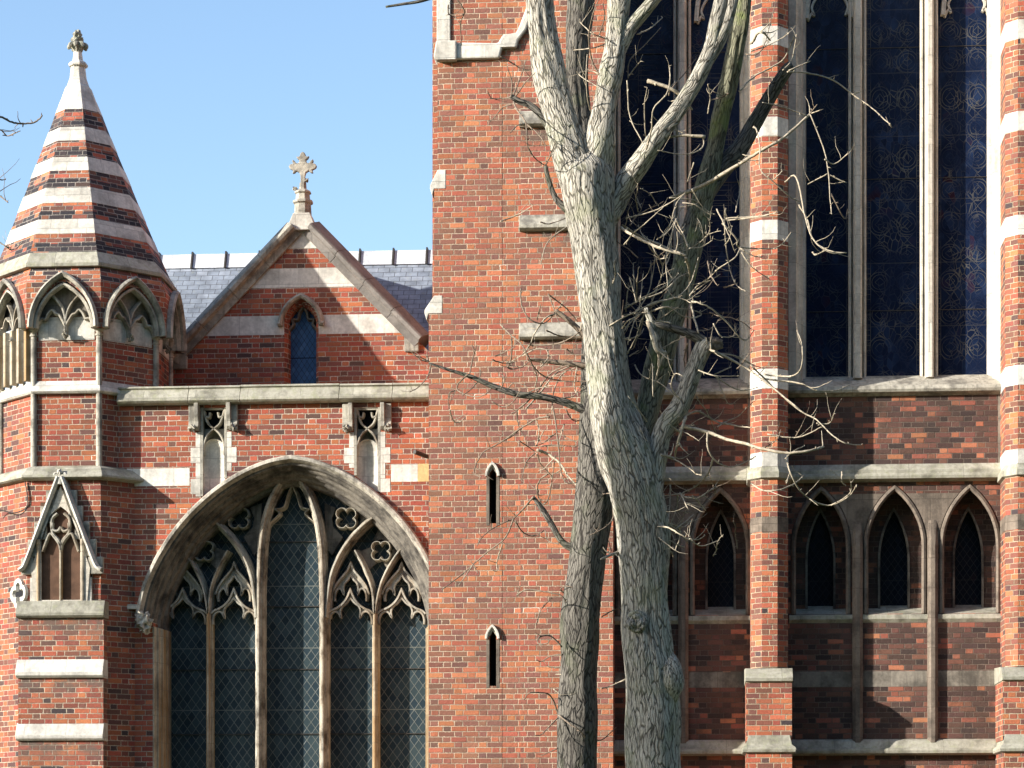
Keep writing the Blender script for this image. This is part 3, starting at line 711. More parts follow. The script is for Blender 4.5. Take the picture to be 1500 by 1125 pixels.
# brick skirt and pointed arcade ring
zsk = zt_(414)
tp('skirt', frustum(apo(1.115), zsk, apo(1.03), solve(1.03, 391)), 'brick_cone')
sA = 1.115; zcap = zt_(481)
def face_mat(k, a): return Matrix.Translation((tcx, tcy, 0)) @ Matrix.Rotation(k*math.pi/4, 4, 'Z') @ Matrix.Translation((0, -a, 0))
for k in (-2, -1, 0, 1, 2, 3):
    A = apo(sA); mt = face_mat(k, A); h = sA/2
    ar = arch(-h+.10, h-.10, zcap, zt_(412), 9)
    m = MB().panel([(-h+.001, zcap)]+ar+[(h-.001, zcap), (h-.001, zsk), (-h+.001, zsk)], [], 0, .13).xf(mt)
    tp('arcade_arch', m, 'brick_turret')
    hp_ = arch(-h+.03, h-.03, zcap, zt_(399), 10)
    tp('hood_mould', MB().sweep(hp_, [(0, .0), (0, -.07), (-.03, -.10), (-.07, -.06), (-.08, .03), (-.05, .05)]).xf(mt), 'grey', bevel=.004)
    ar2 = arch(-h+.115, h-.115, zcap, zt_(415), 9)
    tp('arch_ring', MB().sweep(ar2, [(.0, -.015), (.0, .14), (-.035, .12), (-.05, .04), (-.03, -.015)]).xf(mt), 'grey')
    # two-light tracery with Y bar and cusps
    yb_ = .10; pb = [(-.025, yb_+.07), (-.025, yb_+.03), (-.009, yb_-.02), (.009, yb_-.02), (.025, yb_+.03), (.025, yb_+.07)]
    zz = lambda p: zt_(p)
    for sg in (-1, 1):
        tp('tracery_bar', MB().sweep(crv([(0, zz(487)), (sg*.012, zz(462)), (sg*.08, zz(445)), (sg*.21, zz(430))], 5), pb).xf(mt), 'trac')
        tp('tracery_bar', MB().sweep(crv([(0, zz(476)), (sg*.06, zz(466)), (sg*.10, zz(460)), (sg*.15, zz(458)), (sg*.20, zz(453)), (sg*.26, zz(458)), (sg*.30, zz(466)), (sg*.36, zz(466)), (sg*.43, zz(476))], 4), pb).xf(mt), 'trac')
    if k in (-1, -2):
        tp('louvre_sky_pane', MB().box(-.42, .42, .16, .17, zt_(556), zt_(425)).xf(mt), 'louvre')
        for xm in (-.42, -.2, 0, .2, .42): tp('belfry_mullion', MB().box(xm-.035, xm+.035, .05, .15, zt_(556), zt_(475)).xf(mt), 'jamb', bevel=.01)
        tp('louvre_recess', MB().box(-.40, .40, .155, .158, zt_(470), zt_(422)).xf(mt), 'void')
    else:
        tp('tympanum', MB().box(-.42, .42, .165, .20, zt_(496), zt_(462)).xf(mt), 'white2')
        tp('tympanum_recess', MB().box(-.42, .42, .160, .1995, zt_(460), zt_(420)).xf(mt), 'sooty')
    m = MB().blob((0, yb_-.02, zz(489)), (.04, .05, .05), k, .6, 7, 3).xf(mt); tp('carved_leaf', m, 'grey')
zsill0, zsill1 = zt_(575), zt_(556)
tp('sill_course', MB().loft([octr(tcx, tcy, apo(a), z) for a, z in ((.97, zsill0-.0), (1.02, zsill0), (1.045, zsill0+.03), (1.04, zsill0+.06), (.985, zsill1))]), 'white', bevel=.004)
for j in range(8):
    th = math.pi/8+j*math.pi/4; rc = apo(.982)/math.cos(math.pi/8)
    cx_, cy_ = tcx+rc*math.cos(th), tcy+rc*math.sin(th)
    zc = zt_(478)
    zb_c = zt_(692) if not (cx_ > tcx+.9 and cy_ < tcy) else zt_(600)
    m = MB().lathe(cx_, cy_, [(.045, zb_c), (.045, zc-.13), (.06, zc-.125), (.06, zc-.10), (.045, zc-.095), (.05, zc-.06), (.085, zc-.03), (.085, zc-.01), (.095, zc), (.095, zc+.02), (.06, zc+.03)], 14)
    tp('colonette', m, 'grey', smooth=False)
    if zb_c < zt_(610): tp('colonette_base', MB().lathe(cx_, cy_, [(.08, zt_(693)), (.08, zt_(690)), (.06, zt_(687)), (.065, zt_(685)), (.05, zt_(682))], 14), 'grey')
    # thin roll beside each shaft
zst0, zst1 = zt_(703), zt_(682)
tp('string_course', MB().loft([octr(tcx, tcy, apo(a), z) for a, z in ((1.08, zst0-.02), (1.17, zst0), (1.2, zst0+.02), (1.2, zst0+.05), (1.1, zst1-.04), (1.02, zst1))]), 'cope', bevel=.004)
def clipo(z):
    return [(min(x, 2.08), (.18 if (x > 2.08 and y < tcy) else y), z) for x, y, z in octr(tcx, tcy, apo(1.10), z)]
tp('lower_shaft', MB().loft([clipo(BZ), clipo(zst0)]), 'brick_turret')
yl = tcy-apo(1.10)
# front pier with weathered offsets
bx0, bx1, by = X(27, yl-.13), X(152, yl-.13), yl-.13
zp = lambda p: Z(p, by, 90)
tp('front_pier', MB().box(bx0, bx1, by, yl+.2, BZ, zp(905)), 'brick_pier')
def weath(x0, x1, y, zt, zb_, out, mat, parent, name='weathering', back=.25):
    h = zt-zb_
    return part(name, MB().prof_x([(y+back, zb_-.004), (y, zb_-.004), (y-out*.6, zb_), (y-out, zb_+h*.12), (y-out, zb_+h*.3), (y-.004, zt), (y+back, zt)], x0, x1), mat, parent, bevel=.006)
weath(bx0-.02, bx1+.02, by, zp(880), zp(905), .09, 'cope', turret, back=.3)
weath(bx0-.02, bx1+.01, by-.01, zp(966), zp(993), .09, 'white', turret)
weath(bx0-.02, bx1+.01, by-.01, zp(1059), zp(1085), .09, 'white', turret)
tp('pier_brickwork', MB().box(bx0+.002, bx1-.002, by-.02, by+.1, BZ, zp(990)), 'brick_pier')
# gabled niche window
zz = lambda p: Z(p, yl-.05, 90); xx = lambda p: X(p, yl-.05)
nc = xx(89); nw = (xx(118)-xx(60))/2
nar = arch(nc-nw, nc+nw, zz(795), zz(742), 8)
gm = part('gabled_niche', MB().panel([(nc-.62+.19, zz(882)), (nc+.62-.19, zz(882)), (nc+.40, zz(835)), (nc, zz(714)), (nc-.40, zz(835))], [[(nar[0][0], zz(879))]+nar+[(nar[-1][0], zz(879))]], yl-.07, yl+.02), 'window_stone', turret, label='steep stone gable over a two-light niche on the turret') if False else tp('niche_gable', MB().panel([(nc-.40, zz(881)), (nc+.40, zz(881)), (nc+.44, zz(832)), (nc, zz(712)), (nc-.44, zz(832))], [[(nar[0][0], zz(879))]+nar+[(nar[-1][0], zz(879))]], yl-.07, yl-.0), 'window_stone')
tp('niche_recess', MB().box(nc-nw-.02, nc+nw+.02, yl-.012, yl-.004, zz(881), zz(735)), 'wood')
nb_ = [(-.022, yl), (-.022, yl-.05), (-.009, yl-.085), (.009, yl-.085), (.022, yl-.05), (.022, yl)]
tp('niche_mullion', MB().sweep([(nc, zz(881)), (nc, zz(800))], nb_), 'jamb')
for sg in (-1, 1):
    for e in ([(nc, zz(806)), (nc+sg*.03, zz(792)), (nc+sg*.10, zz(784)), (nc+sg*.13, zz(776)), (nc+sg*.12, zz(766))],
              [(nc, zz(800)), (nc+sg*.08, zz(788)), (nc+sg*.16, zz(782)), (nc+sg*.22, zz(794)), (nc+sg*.27, zz(808))],
              [(nc, zz(772)), (nc+sg*.05, zz(778)), (nc+sg*.13, zz(774)), (nc+sg*.13, zz(760)), (nc+sg*.05, zz(752))]):
        tp('tracery_bar', MB().sweep(crv(e, 5), nb_), 'trac')
    tp('niche_jamb', MB().lathe(nc+sg*(nw+.035), yl-.07, [(.025, zz(881)), (.025, zz(800)), (.035, zz(797)), (.03, zz(790))], 10), 'jamb')
    # raking gable mould, ends flick outward
    rake = crv([(nc, zz(700)), (nc+sg*.22, zz(757)), (nc+sg*.44, zz(814)), (nc+sg*.52, zz(832)), (nc+sg*.60, zz(838))], 4)
    pr_ = [(0, yl+.0), (0, yl-.12), (sg*.03, yl-.15), (sg*.06, yl-.12), (sg*.07, yl+.0)]
    tp('raking_mould', MB().sweep(rake, pr_), 'white2', bevel=.004)
    # stepped stone blocks behind the rake
    for k, (ox_, py_) in enumerate(((.24, 718), (.33, 741), (.43, 765), (.53, 790), (.63, 816))):
        b0, b1 = sorted((nc+sg*(ox_-.22), nc+sg*ox_*(1 if sg > 0 else .93))); tp('gable_block', MB().box(b0, b1, yl-.05-.002*k, yl+.02, zz(py_+25), zz(py_)), 'grey', bevel=.008)
    b0, b1 = sorted((nc+sg*.36, nc+sg*.46)); tp('quoin', MB().box(b0, b1, yl-.05, yl+.02, zz(882), zz(846)), 'white2', bevel=.005)
m = MB(); zf = zz(700)
m.tube([(nc, yl-.1, zf-.1), (nc, yl-.1, zf+.02)], [.04, .03], 8)
for sg in (-1, 1):
    m.tube(crv([(nc, yl-.1, zf-.06), (nc+sg*.05, yl-.1, zf), (nc+sg*.085, yl-.1, zf+.045), (nc+sg*.06, yl-.1, zf+.065)], 4), .018, 6)
    m.tube(crv([(nc, yl-.1, zf-.0), (nc+sg*.04, yl-.1, zf-.06), (nc+sg*.075, yl-.1, zf-.10)], 4), .016, 6)
m.blob((nc, yl-.1, zf+.08), (.04, .04, .045), 2, .3, 7)
tp('niche_finial', m, 'white2')
# quatrefoil light on the left face
mt = face_mat(-1, apo(1.10)); qc = (.36, Z(872, yl+.3, 8))
pts = []
for i in range(40):
    th = 2*math.pi*i/40; r_ = .17*(.75+.4*abs(math.cos(2*th))**.7); pts.append((qc[0]+r_*math.cos(th), qc[1]+r_*math.sin(th)))
tp('quatrefoil', MB().sweep(pts, [(-.03, .0), (-.03, -.05), (.03, -.05), (.05, .0)], closed=True).xf(mt), 'white2')
tp('quatrefoil_light', MB().panel(pts, [], -.006, .0).xf(mt), 'void')
# cable across the left face
m = MB().tube(crv([(X(-30, yl+.6), yl+.3, Z(744, yl+.4, 0)), (X(0, yl+.3), yl+.33, Z(747, yl+.3, 0)), (X(20, yl+.1), yl+.12, Z(751, yl+.1, 20)), (X(38, yl), yl-.0, Z(744, yl, 38)), (X(41, yl), yl-.02, Z(730, yl, 40)), (X(37, yl), yl-.02, Z(706, yl, 38))], 6), .009, 6)
tp('cable', m, 'iron')

# ------------------------------------------------------------------ tower
yT = -.95
def tx(p): return X(p, yT)
def tz(p, px=690): return Z(p, yT, px)
def slit(c, p0, p1, ph):
    x0, x1 = tx(c-5), tx(c+5); za = tz(p1); return [(x0, za), (x1, za), (x1, tz(p0)), ((x0+x1)/2, tz(ph)), (x0, tz(p0))]
slits = [slit(722, 694, 767, 686), slit(722, 932, 1005, 924)]
tt = tz(-330)
oL = [(tx(628), BZ), (tx(735.5), BZ), (tx(735.5), tt), (tx(641), tt), (tx(641), tz(262)), (tx(636), tz(262)), (tx(636), tz(445)), (tx(628), tz(445))]
tower = part('tower_wall', MB().panel(oL, slits, yT, yT+.3, back=False), 'brick_tower')
# body of the tower behind its face
part('tower_body', MB().box(tx(628)+.02, tx(880), yT+.3, 3.2, BZ, tt), 'brick_tower')
part('tower_body', MB().box(tx(735.5), tx(763), yT+.003, yT+.3, BZ, tt), 'brick_tower', uvoff=.13)
# stepped buttress right of it
steps = [(500, -.015), (340, .02), (188, .055), (-330, .09)]
prev_z = BZ; off = [-.022, -.016, -.010, -.004]
zs_ = [BZ, tz(478), tz(320), tz(168), tt]; 
for k in range(4):
    part('stepped_buttress', MB().box(tx(762.5), tx(898)-.02*k, yT+off[k], yT+.35, zs_[k], zs_[k+1]), 'brick_tower_stained', uvoff=.31*k)
for a, b, k in ((475, 500, 0), (317, 341, 1), (165, 189, 2)):
    weath(tx(761), tx(900), yT+off[k]-.002, tz(a), tz(b), .10, 'grey', None, back=.2)
for s_, (p0, p1, ph) in zip(slits, ((694, 767, 686), (932, 1005, 924))):
    so_ = part('slit_window', MB().box(tx(714), tx(730), yT+.28, yT+.29, tz(p1)-.05, tz(ph)+.05), 'void', label='narrow slit window under a small pointed stone hood')
    c = tx(721.5)
    ar = arch(c-.105, c+.105, tz(p0+4), tz(ph-9), 7)
    part('hood_mould', MB().sweep(ar, [(0, yT+.02), (0, yT-.05), (-.03, yT-.05), (-.045, yT+.02)]), 'white2', so_, bevel=.004)
    m = MB().panel([(c-.09, tz(p0+5))]+arch(c-.10, c+.10, tz(p0+4.9), tz(ph-7), 7)[1:-1]+[(c+.09, tz(p0+5)), (s_[1][0], tz(p0)+.0), (s_[3][0], s_[3][1]), (s_[4][0], tz(p0))], [], yT-.01, yT+.05)
    part('slit_head', m, 'grey', so_)
    for sg in (-1, 1):
        xe = s_[0][0] if sg < 0 else s_[1][0]
        b0, b1 = sorted((xe, xe+sg*.045)); part('slit_jamb', MB().box(b0, b1, yT-.005, yT+.1, tz(p1)-.03, tz(p0+5)), 'brownstone', so_, bevel=.003)
# corner offset stones, quoins and the stepped string near the top
for (p0, p1, xo, xi, lo) in ((248, 275, 630, 653, 641), (432, 458, 622, 648, 636)):
    z0, z1 = tz(p1), tz(p0)
    part('offset_stone', MB().panel([(tx(xo+3), z0-.10), (tx(xo+6), z0), (tx(xi), z0), (tx(xi), z1), (tx(lo), z1), (tx(xo), z0+.05), (tx(xo), z0)], [], yT-.006, yT+.5), 'white2', bevel=.008)
part('quoin', MB().box(tx(640), tx(660), yT-.03, yT+.5, tz(62), tz(-200)), 'white2', bevel=.01)
sp = [(641, 88), (641, 66), (660, 63), (730, 66), (737, 54), (756, 52), (762, 40), (771, 16), (776, -20), (786, -20), (781, 22), (771, 48), (760, 62), (757, 73), (736, 73), (732, 88)]
part('stepped_string', MB().panel([(tx(a), tz(b)) for a, b in sp], [], yT-.075, yT+.1), 'white', bevel=.025)
part('corner_stone', MB().panel([(tx(a), tz(b)) for a, b in ((636, 86), (640, 62), (670, 62), (670, 90), (641, 90))], [], yT-.12, yT+.2), 'white2', bevel=.02)

# ------------------------------------------------------------------ aisle bays on the right
yb = .10
PITCH = X(1502, -.65)-X(1127, -.65)
def bay(dx, pane_lbl=None):
    x = lambda p, y=yb: X(p, y)+dx
    z = lambda p, y=yb: Z(p, y, 1310)
    start = len(CH)
    # window opening
    wx0, wx1 = x(1150), x(1480)
    zsl = z(551)
    ztw = z(-300)
    # wall with arcade openings below
    arcs = []
    for (a, b, c) in ((1158, 1247, 708), (1264, 1358, 708), (1375, 1467, 708)):
        arcs.append(arch(x(a), x(b), z(800), z(c+1), 10))
    holes = [[(ar[0][0], z(899))]+ar+[(ar[-1][0], z(899))] for ar in arcs]
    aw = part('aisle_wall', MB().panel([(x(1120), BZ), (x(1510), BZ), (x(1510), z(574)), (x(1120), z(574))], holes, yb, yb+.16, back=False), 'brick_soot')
    part('wall_core', MB().box(x(1120), x(1510), yb+.75, yb+1.0, BZ, ztw), 'void')
    # big window: stone side jambs, mullions, sill
    gy = yb+.42
    big = part('aisle_window', MB().box(x(1165, gy), x(1475, gy), gy, gy+.02, z(556, gy), ztw), 'glass_navy', label='tall dark stained glass window with stone mullions')
    part('sill', MB().prof_x([(gy+.05, z(580)), (yb+.0, z(580)), (yb-.05, z(577)), (yb-.11, z(576)), (yb-.13, z(572)), (yb-.11, z(567)), (yb-.06, z(565)), (yb+.34, z(551, yb+.34)), (gy+.05, z(549, gy))], x(1150), x(1482)), 'grey', big, bevel=.004)
    # jambs
    def jamb(p0, p1, sg):
        # stepped mouldings from wall face into the glass
        xa = x(p0); st = [(0, yb-.02), (sg*.11, yb-.02), (sg*.13, yb+.03), (sg*.155, yb+.05), (sg*.155, yb+.12), (sg*.19, yb+.14), (sg*.215, yb+.20), (sg*.215, yb+.27), (sg*.25, yb+.29), (sg*.27, yb+.35), (sg*.27, gy+.04), (0, gy+.04)]
        part('jamb', MB().loft([[(xa+a, y, zz_) for a, y in st] for zz_ in (z(562), ztw)]), 'window_stone', big)
    jamb(1155, 1180, 1); jamb(1478, 1450, -1)
    for c in (1258, 1364):
        xc = x(c); hf = [(.13, gy+.03), (.13, gy-.08), (.115, gy-.11), (.095, gy-.11), (.085, gy-.08), (.08, gy-.01), (.066, gy-.01), (.062, gy-.21), (.05, gy-.25), (.03, gy-.27)]; pr = [(-a, b) for a, b in hf]+list(reversed(hf))
        part('mullion', MB().loft([[(xc+a, y, zz_) for a, y in pr] for zz_ in (z(553, gy-.25), ztw)]), 'window_stone', big)
    # cusped heads of the outer lights
    for (l0, l1) in ((1182, 1247), (1384, 1450)):
        cx_ = (x(l0)+x(l1))/2+.03; h_ = (x(l1)-x(l0))/2
        for sg in (-1, 1):
            e = [(cx_+sg*(h_+.02), z(12)), (cx_+sg*h_*.97, z(-20)), (cx_+sg*h_*.75, z(-60)), (cx_+sg*h_*.35, z(-95)), (cx_, z(-115))]
            part('tracery_bar', MB().sweep(crv(e, 5), [(-.04, gy+.02), (-.03, gy-.10), (.03, gy-.10), (.04, gy+.02)]), 'window_stone', big)
            e = [(cx_+sg*h_*1.0, z(14)), (cx_+sg*h_*.84, z(4)), (cx_+sg*h_*.72, z(6)), (cx_+sg*h_*.82, z(-6)), (cx_+sg*h_*.55, z(-24))]
            part('cusp', MB().sweep(crv(e, 4), [(-.02, gy+.02), (-.015, gy-.06), (.015, gy-.06), (.02, gy+.02)]), 'window_stone', big)
    for zq in (70, 262, 455): part('saddle_bar', MB().box(x(1180, gy), x(1470, gy), gy-.012, gy-.002, z(zq, gy)-.004, z(zq, gy)+.004), 'iron', big)
    # string course over the arcade
    part('string_course', MB().prof_x([(yb+.02, z(707)), (yb-.05, z(704)), (yb-.14, z(703)), (yb-.15, z(699)), (yb-.14, z(696)), (yb-.12, z(695)), (yb-.12, z(690)), (yb-.02, z(680)), (yb+.02, z(680))], x(1150), x(1478)), 'cope', bevel=.003)
    # arcade arches, recessed lights
    for i, ar in enumerate(arcs):
        a0, a1 = ar[0][0], ar[-1][0]
        pathfull = [(a0, z(899))]+ar+[(a1, z(899))]
        wd = a1-a0; gw2 = wd*.50; cxm = (a0+a1)/2+.01; yy = yb+.52; ybk = yb+.36
        lt = part('arcade_light', MB().box(cxm-gw2/2-.05, cxm+gw2/2+.05, yy, yy+.02, z(899), z(718)), 'glass_dark', label='narrow pointed light set deep in the sooty blind arcade')
        part('arch_mould', MB().sweep(pathfull, [(.0, yb+.17), (.0, yb+.02), (-.015, yb-.02), (-.05, yb-.035), (-.075, yb-.015), (-.08, yb+.005)], ), 'brownstone', lt, bevel=.003)
        B_ = [(cxm-gw2/2, z(897))]+arch(cxm-gw2/2, cxm+gw2/2, z(815), z(738), 9)+[(cxm+gw2/2, z(897))]
        part('recess_wall', MB().panel([(a0-.12, z(899)), (a1+.12, z(899)), (a1+.12, z(700)), (a0-.12, z(700))], [B_], ybk, yy+.01, back=False), 'brick_soot_shade', lt)
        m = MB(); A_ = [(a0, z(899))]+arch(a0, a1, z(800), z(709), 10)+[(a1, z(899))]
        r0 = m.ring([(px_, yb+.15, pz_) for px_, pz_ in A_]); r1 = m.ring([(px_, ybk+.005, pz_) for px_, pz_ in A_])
        m.skin([r0, r1], False, False); part('reveal', m, 'brick_soot_shade', lt)
        part('lancet_mould', MB().sweep(B_, [(.0, ybk+.03), (.0, ybk-.02), (-.03, ybk-.02), (-.035, ybk+.004)]), 'soffit', lt)  # dark stone paints in the shade of the recess
        # weathered sill
        part('sill', MB().prof_x([(yy+.03, z(912)), (yb-.0, z(912)), (yb-.04, z(907)), (yb-.04, z(901)), (yb+.05, z(898)), (yy+.03, z(886, yy))], a0-.02, a1+.02), 'cope', lt, bevel=.003)
    for c in (1256, 1366):
        pr = [(-.075, yb+.01), (-.075, yb-.05), (-.03, yb-.10), (.03, yb-.10), (.075, yb-.05), (.075, yb+.01)]
        xc = x(c); part('pilaster', MB().loft([[(xc+a*(.8+.2*k_), yb+.01+(y-yb-.01)*k_, zz_) for a, y in pr] for zz_, k_ in ((z(1088), 1), (z(800), 1), (z(762), .2))]), 'brownstone', bevel=.004)
    def spand(arL, arR, c):
        n = len(arL)//2; l = [p for p in arL[n:]]; r = [p for p in arR[:n+1]]
        zt2 = z(716); l = [p for p in l if p[1] < zt2]; r = [p for p in r if p[1] < zt2]
        pts_ = [(l[-1][0]+.004, z(800))]+[(px_+.004, pz_) for px_, pz_ in reversed(l[:-1])]+[(px_-.004, pz_) for px_, pz_ in reversed(r[1:])]+[(r[0][0]-.004, z(800))]
        top = [(pts_[len(l)-1][0], min(zt2, pts_[len(l)-1][1]))]
        part('spandrel', MB().panel(pts_, [], yb-.006, yb+.02), 'brownstone')
    spand(arcs[0], arcs[1], 1256); spand(arcs[1], arcs[2], 1366)
    for p0, p1 in ((1154, 1248), (1264, 1358), (1374, 1472)):
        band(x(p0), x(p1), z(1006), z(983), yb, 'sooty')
    part('string_course', MB().prof_x([(yb+.02, z(1107)), (yb-.06, z(1105)), (yb-.16, z(1104)), (yb-.17, z(1100)), (yb-.16, z(1097)), (yb-.13, z(1096)), (yb-.08, z(1086)), (yb-.02, z(1083)), (yb+.02, z(1083))], x(1150), x(1478)), 'cope', bevel=.003)
    # smooth stone panel at the wall's right end beside the buttress
    part('wall_return', MB().box(x(1462), x(1476), yb-.006, yb+.02, z(680), z(580)), 'sooty')
bay(0.0); bay(-PITCH); bay(PITCH)

def buttress(dx):
    y0 = -.65
    c = X(1127.5, y0)+dx; z = lambda p, y=y0: Z(p, y, 1127)
    hw, fw, ch = .265, .11, .155
    def sec(s=0.0): return [(c-hw-s, yb+.02), (c-hw-s, y0+ch), (c-fw-s*.4, y0-s), (c+fw+s*.4, y0-s), (c+hw+s, y0+ch), (c+hw+s, yb+.02)]
    def pr(s, z0, z1): return MB().loft([[(x, y, z0) for x, y in sec(s)], [(x, y, z1) for x, y in sec(s)]])
    bt = part('buttress', pr(0, z(978), z(-330)), 'brick_butt', label='slender chamfered brick buttress with pale stone bands')
    for a, b in ((38, 66), (171, 199), (322, 351), (540, 569), (662, 684), (757, 779), (-100, -72)):
        part('stone_band', pr(.004, z(b), z(a)), 'brownstone' if a > 700 else 'white', bt, bevel=.003)
    def ringc(*lv): return MB().loft([[(x, y, zz_) for x, y in sec(s)] for s, zz_ in lv])
    part('string_course', ringc((.0, z(702)), (.05, z(700)), (.055, z(692)), (.045, z(690)), (.0, z(682))), 'cope', bt, bevel=.004)
    # square lower block with sloped caps
    yk = y0-.14; k0, k1 = X(1093, yk)+dx, X(1160, yk)+dx; zz_ = lambda p: Z(p, yk, 1127)
    part('lower_block', MB().box(k0, k1, yk, yb, zz_(1085), zz_(994)), 'brick_butt', bt)
    part('block_cap', MB().prof_x([(yb, zz_(999)), (yk, zz_(999)), (yk-.04, zz_(998)), (yk-.05, zz_(993)), (yk-.02, zz_(990)), (yk+.13, zz_(978)), (yb, zz_(974))], k0-.015, k1+.015), 'cope', bt, bevel=.006)
    part('block_foot', MB().box(k0-.0, k1+.0, yk-.06, yb, BZ, zz_(1096)), 'brick_butt', bt)
    part('foot_cap', MB().loft([[(k0-s, yk-.06-s, q), (k1+s, yk-.06-s, q), (k1+s, yb, q), (k0-s, yb, q)] for s, q in ((0, zz_(1104)), (.05, zz_(1102)), (.06, zz_(1098)), (.05, zz_(1095)), (.0, zz_(1091)), (-.03, zz_(1077)))]), 'cope', bt, bevel=.005)
buttress(0.0); buttress(PITCH); buttress(2*PITCH)
part('side_wall', MB().box(tcx-.9, tcx+.9, 1.0, 9.0, BZ, Z(600, 0, 96)), 'brick_chapel')
# high parapet walls beyond the frame that shade the bays the same way as the tower does
for o, p in CH:
    o.parent = p if p else church
bpy.context.view_layer.update()
for o, p in CH:
    if not p: o.matrix_parent_inverse = church.matrix_world.inverted()

# ------------------------------------------------------------------ bare trees
def bark(name, base, dark, moss, mossamt):
    t = NT(name); uv = t.uv(); pos = t.obj(); u, v, _ = t.sep(uv)
    wob = t.math('MULTIPLY', t.noise(t.comb(t.math('MULTIPLY', u, 3.0), t.math('MULTIPLY', v, 3.5)), 1, 3), .11)
    uu = t.math('ADD', u, wob)
    vo = t.n('ShaderNodeTexVoronoi', feature='DISTANCE_TO_EDGE'); t.put(vo.inputs['Vector'], t.comb(t.math('MULTIPLY', uu, 32.0), t.math('MULTIPLY', v, 4.6))); vo.inputs['Scale'].default_value = 1
    n1 = t.noise(t.comb(t.math('MULTIPLY', uu, 38.0), t.math('MULTIPLY', v, 5.0)), 1, 5, .65)
    fur = t.math('MULTIPLY', t.sm(vo.outputs['Distance'], .0, .12), t.sm(n1, .30, .42))
    n2 = t.noise(pos, 2.5, 5, .6); n3 = t.noise(pos, 30, 4, .7)
    col = t.mix(fur, dark, base)
    col = t.mix(1.0, col, t.ramp(n3, [(.3, .75), (.7, 1.2)]), 'MULTIPLY')
    col = t.mix(1.0, col, t.ramp(t.noise(pos, 1.1, 3), [(.35, .8), (.65, 1.12)]), 'MULTIPLY')
    col = t.mix(t.math('MULTIPLY', t.sm(n2, .5, .66), mossamt), col, moss)
    h = t.math('ADD', fur, t.math('MULTIPLY', n3, .3))
    return t.out(col, .9, .15, t.bump(h, .75, .016))
M['bark'] = bark('pale furrowed bark', (.42, .39, .33), (.095, .085, .068), (.24, .26, .15), .35)
M['bark_shaded'] = bark('furrowed bark with painted shade', (.15, .138, .118), (.038, .034, .03), (.10, .12, .06), .3)  # darker base paints shade into the second tree and rear limbs
M['bark_stem_shaded'] = bark('mossy bark with painted shade', (.22, .215, .15), (.06, .058, .042), (.22, .26, .10), .7)  # mossy; dark base paints in the shade cast by the main trunk
M['twig'] = plain('twig bark', (.37, .315, .235), .8, .2, 25, .4)
M['twig_dark'] = plain('dark twig bark', (.20, .155, .115), .8, .2, 25, .4)
def P3(px, py, y): x, z = W(px, py, y); return Vector((x, y, z))
def limb(name, pts, mat, parent, n=40, step=.03, amp=.012, seed=0, y=-7.0):
    """pts: (px, py, radius px[, dy]) along the limb"""
    q = []
    for p in pts:
        yy = y+(p[3] if len(p) > 3 else 0); v = P3(p[0], p[1], yy); q.append((v.x, v.y, v.z, p[2]*(yy-CAM.y)/F))
    c = crv(q, 8); d = [c[0]]; 
    for a in c[1:]:
        L_ = (Vector(a[:3])-Vector(d[-1][:3])).length
        if L_ >= step:
            k = int(L_/step); b = d[-1]
            for i in range(1, k+1): d.append(tuple(b[j]+(a[j]-b[j])*i/k for j in range(4)))
    P = [Vector(a[:3]) for a in d]; Rr = [a[3] for a in d]; verts = []; uvs = []; prev = None; s_ = 0
    rmean = sum(Rr)/len(Rr)
    for i, p in enumerate(P):
        t = (P[min(i+2, len(P)-1)]-P[max(i-2, 0)]).normalized()
        if i: s_ += (p-P[i-1]).length
        if prev is None: a = t.cross(Vector((.1, 1, .05))).normalized()
        else: a = (prev-t*prev.dot(t)).normalized()
        prev = a; b = t.cross(a)
        for j in range(n):
            th = 2*math.pi*j/n; r0 = Rr[i]
            dd = a*math.cos(th)+b*math.sin(th)
            sv = Vector((math.cos(th)*rmean*11, math.sin(th)*rmean*11, s_*1.3+seed*9))
            lump = noise.noise(Vector((math.cos(th)*1.2, math.sin(th)*1.2, s_*1.5+seed*5)))*.16*r0
            rid = (1-abs(noise.noise(sv)*2))*amp+noise.noise(Vector((sv.x*2.3, sv.y*2.3, sv.z*2.2)))*amp*.5
            verts.append(p+dd*(r0+lump+rid*min(1, r0/.12)))
    m = len(P); faces = [(i*n+j, i*n+(j+1) % n, (i+1)*n+(j+1) % n, (i+1)*n+j) for i in range(m-1) for j in range(n)]
    c0 = len(verts); verts += [P[0], P[-1]]
    faces += [(c0, (j+1) % n, j) for j in range(n)]+[(c0+1, (m-1)*n+j, (m-1)*n+(j+1) % n) for j in range(n)]
    me = bpy.data.meshes.new(name); me.from_pydata(verts, [], faces)
    ul = me.uv_layers.new(name='UVMap'); dist = [0]
    for i in range(1, m): dist.append(dist[-1]+(P[i]-P[i-1]).length)
    k = 0
    for f in me.polygons:
        vs = [me.loops[l].vertex_index for l in f.loop_indices]
        js = [v % n if v < c0 else 0 for v in vs]
        wrap = max(js)-min(js) > n/2
        for l, v, j in zip(f.loop_indices, vs, js):
            jj = j+n if wrap and j < n/2 else j
            ii = min(v//n, m-1) if v < c0 else 0
            ul.data[l].uv = (jj/n*2*math.pi*rmean+seed*3.1, dist[ii])
        f.use_smooth = True
    me.materials.append(M[mat]); o = bpy.data.objects.new(name, me); COL.objects.link(o); o.parent = parent
    if parent: o.matrix_parent_inverse = parent.matrix_world.inverted()
    return o
rt = random.Random(4)
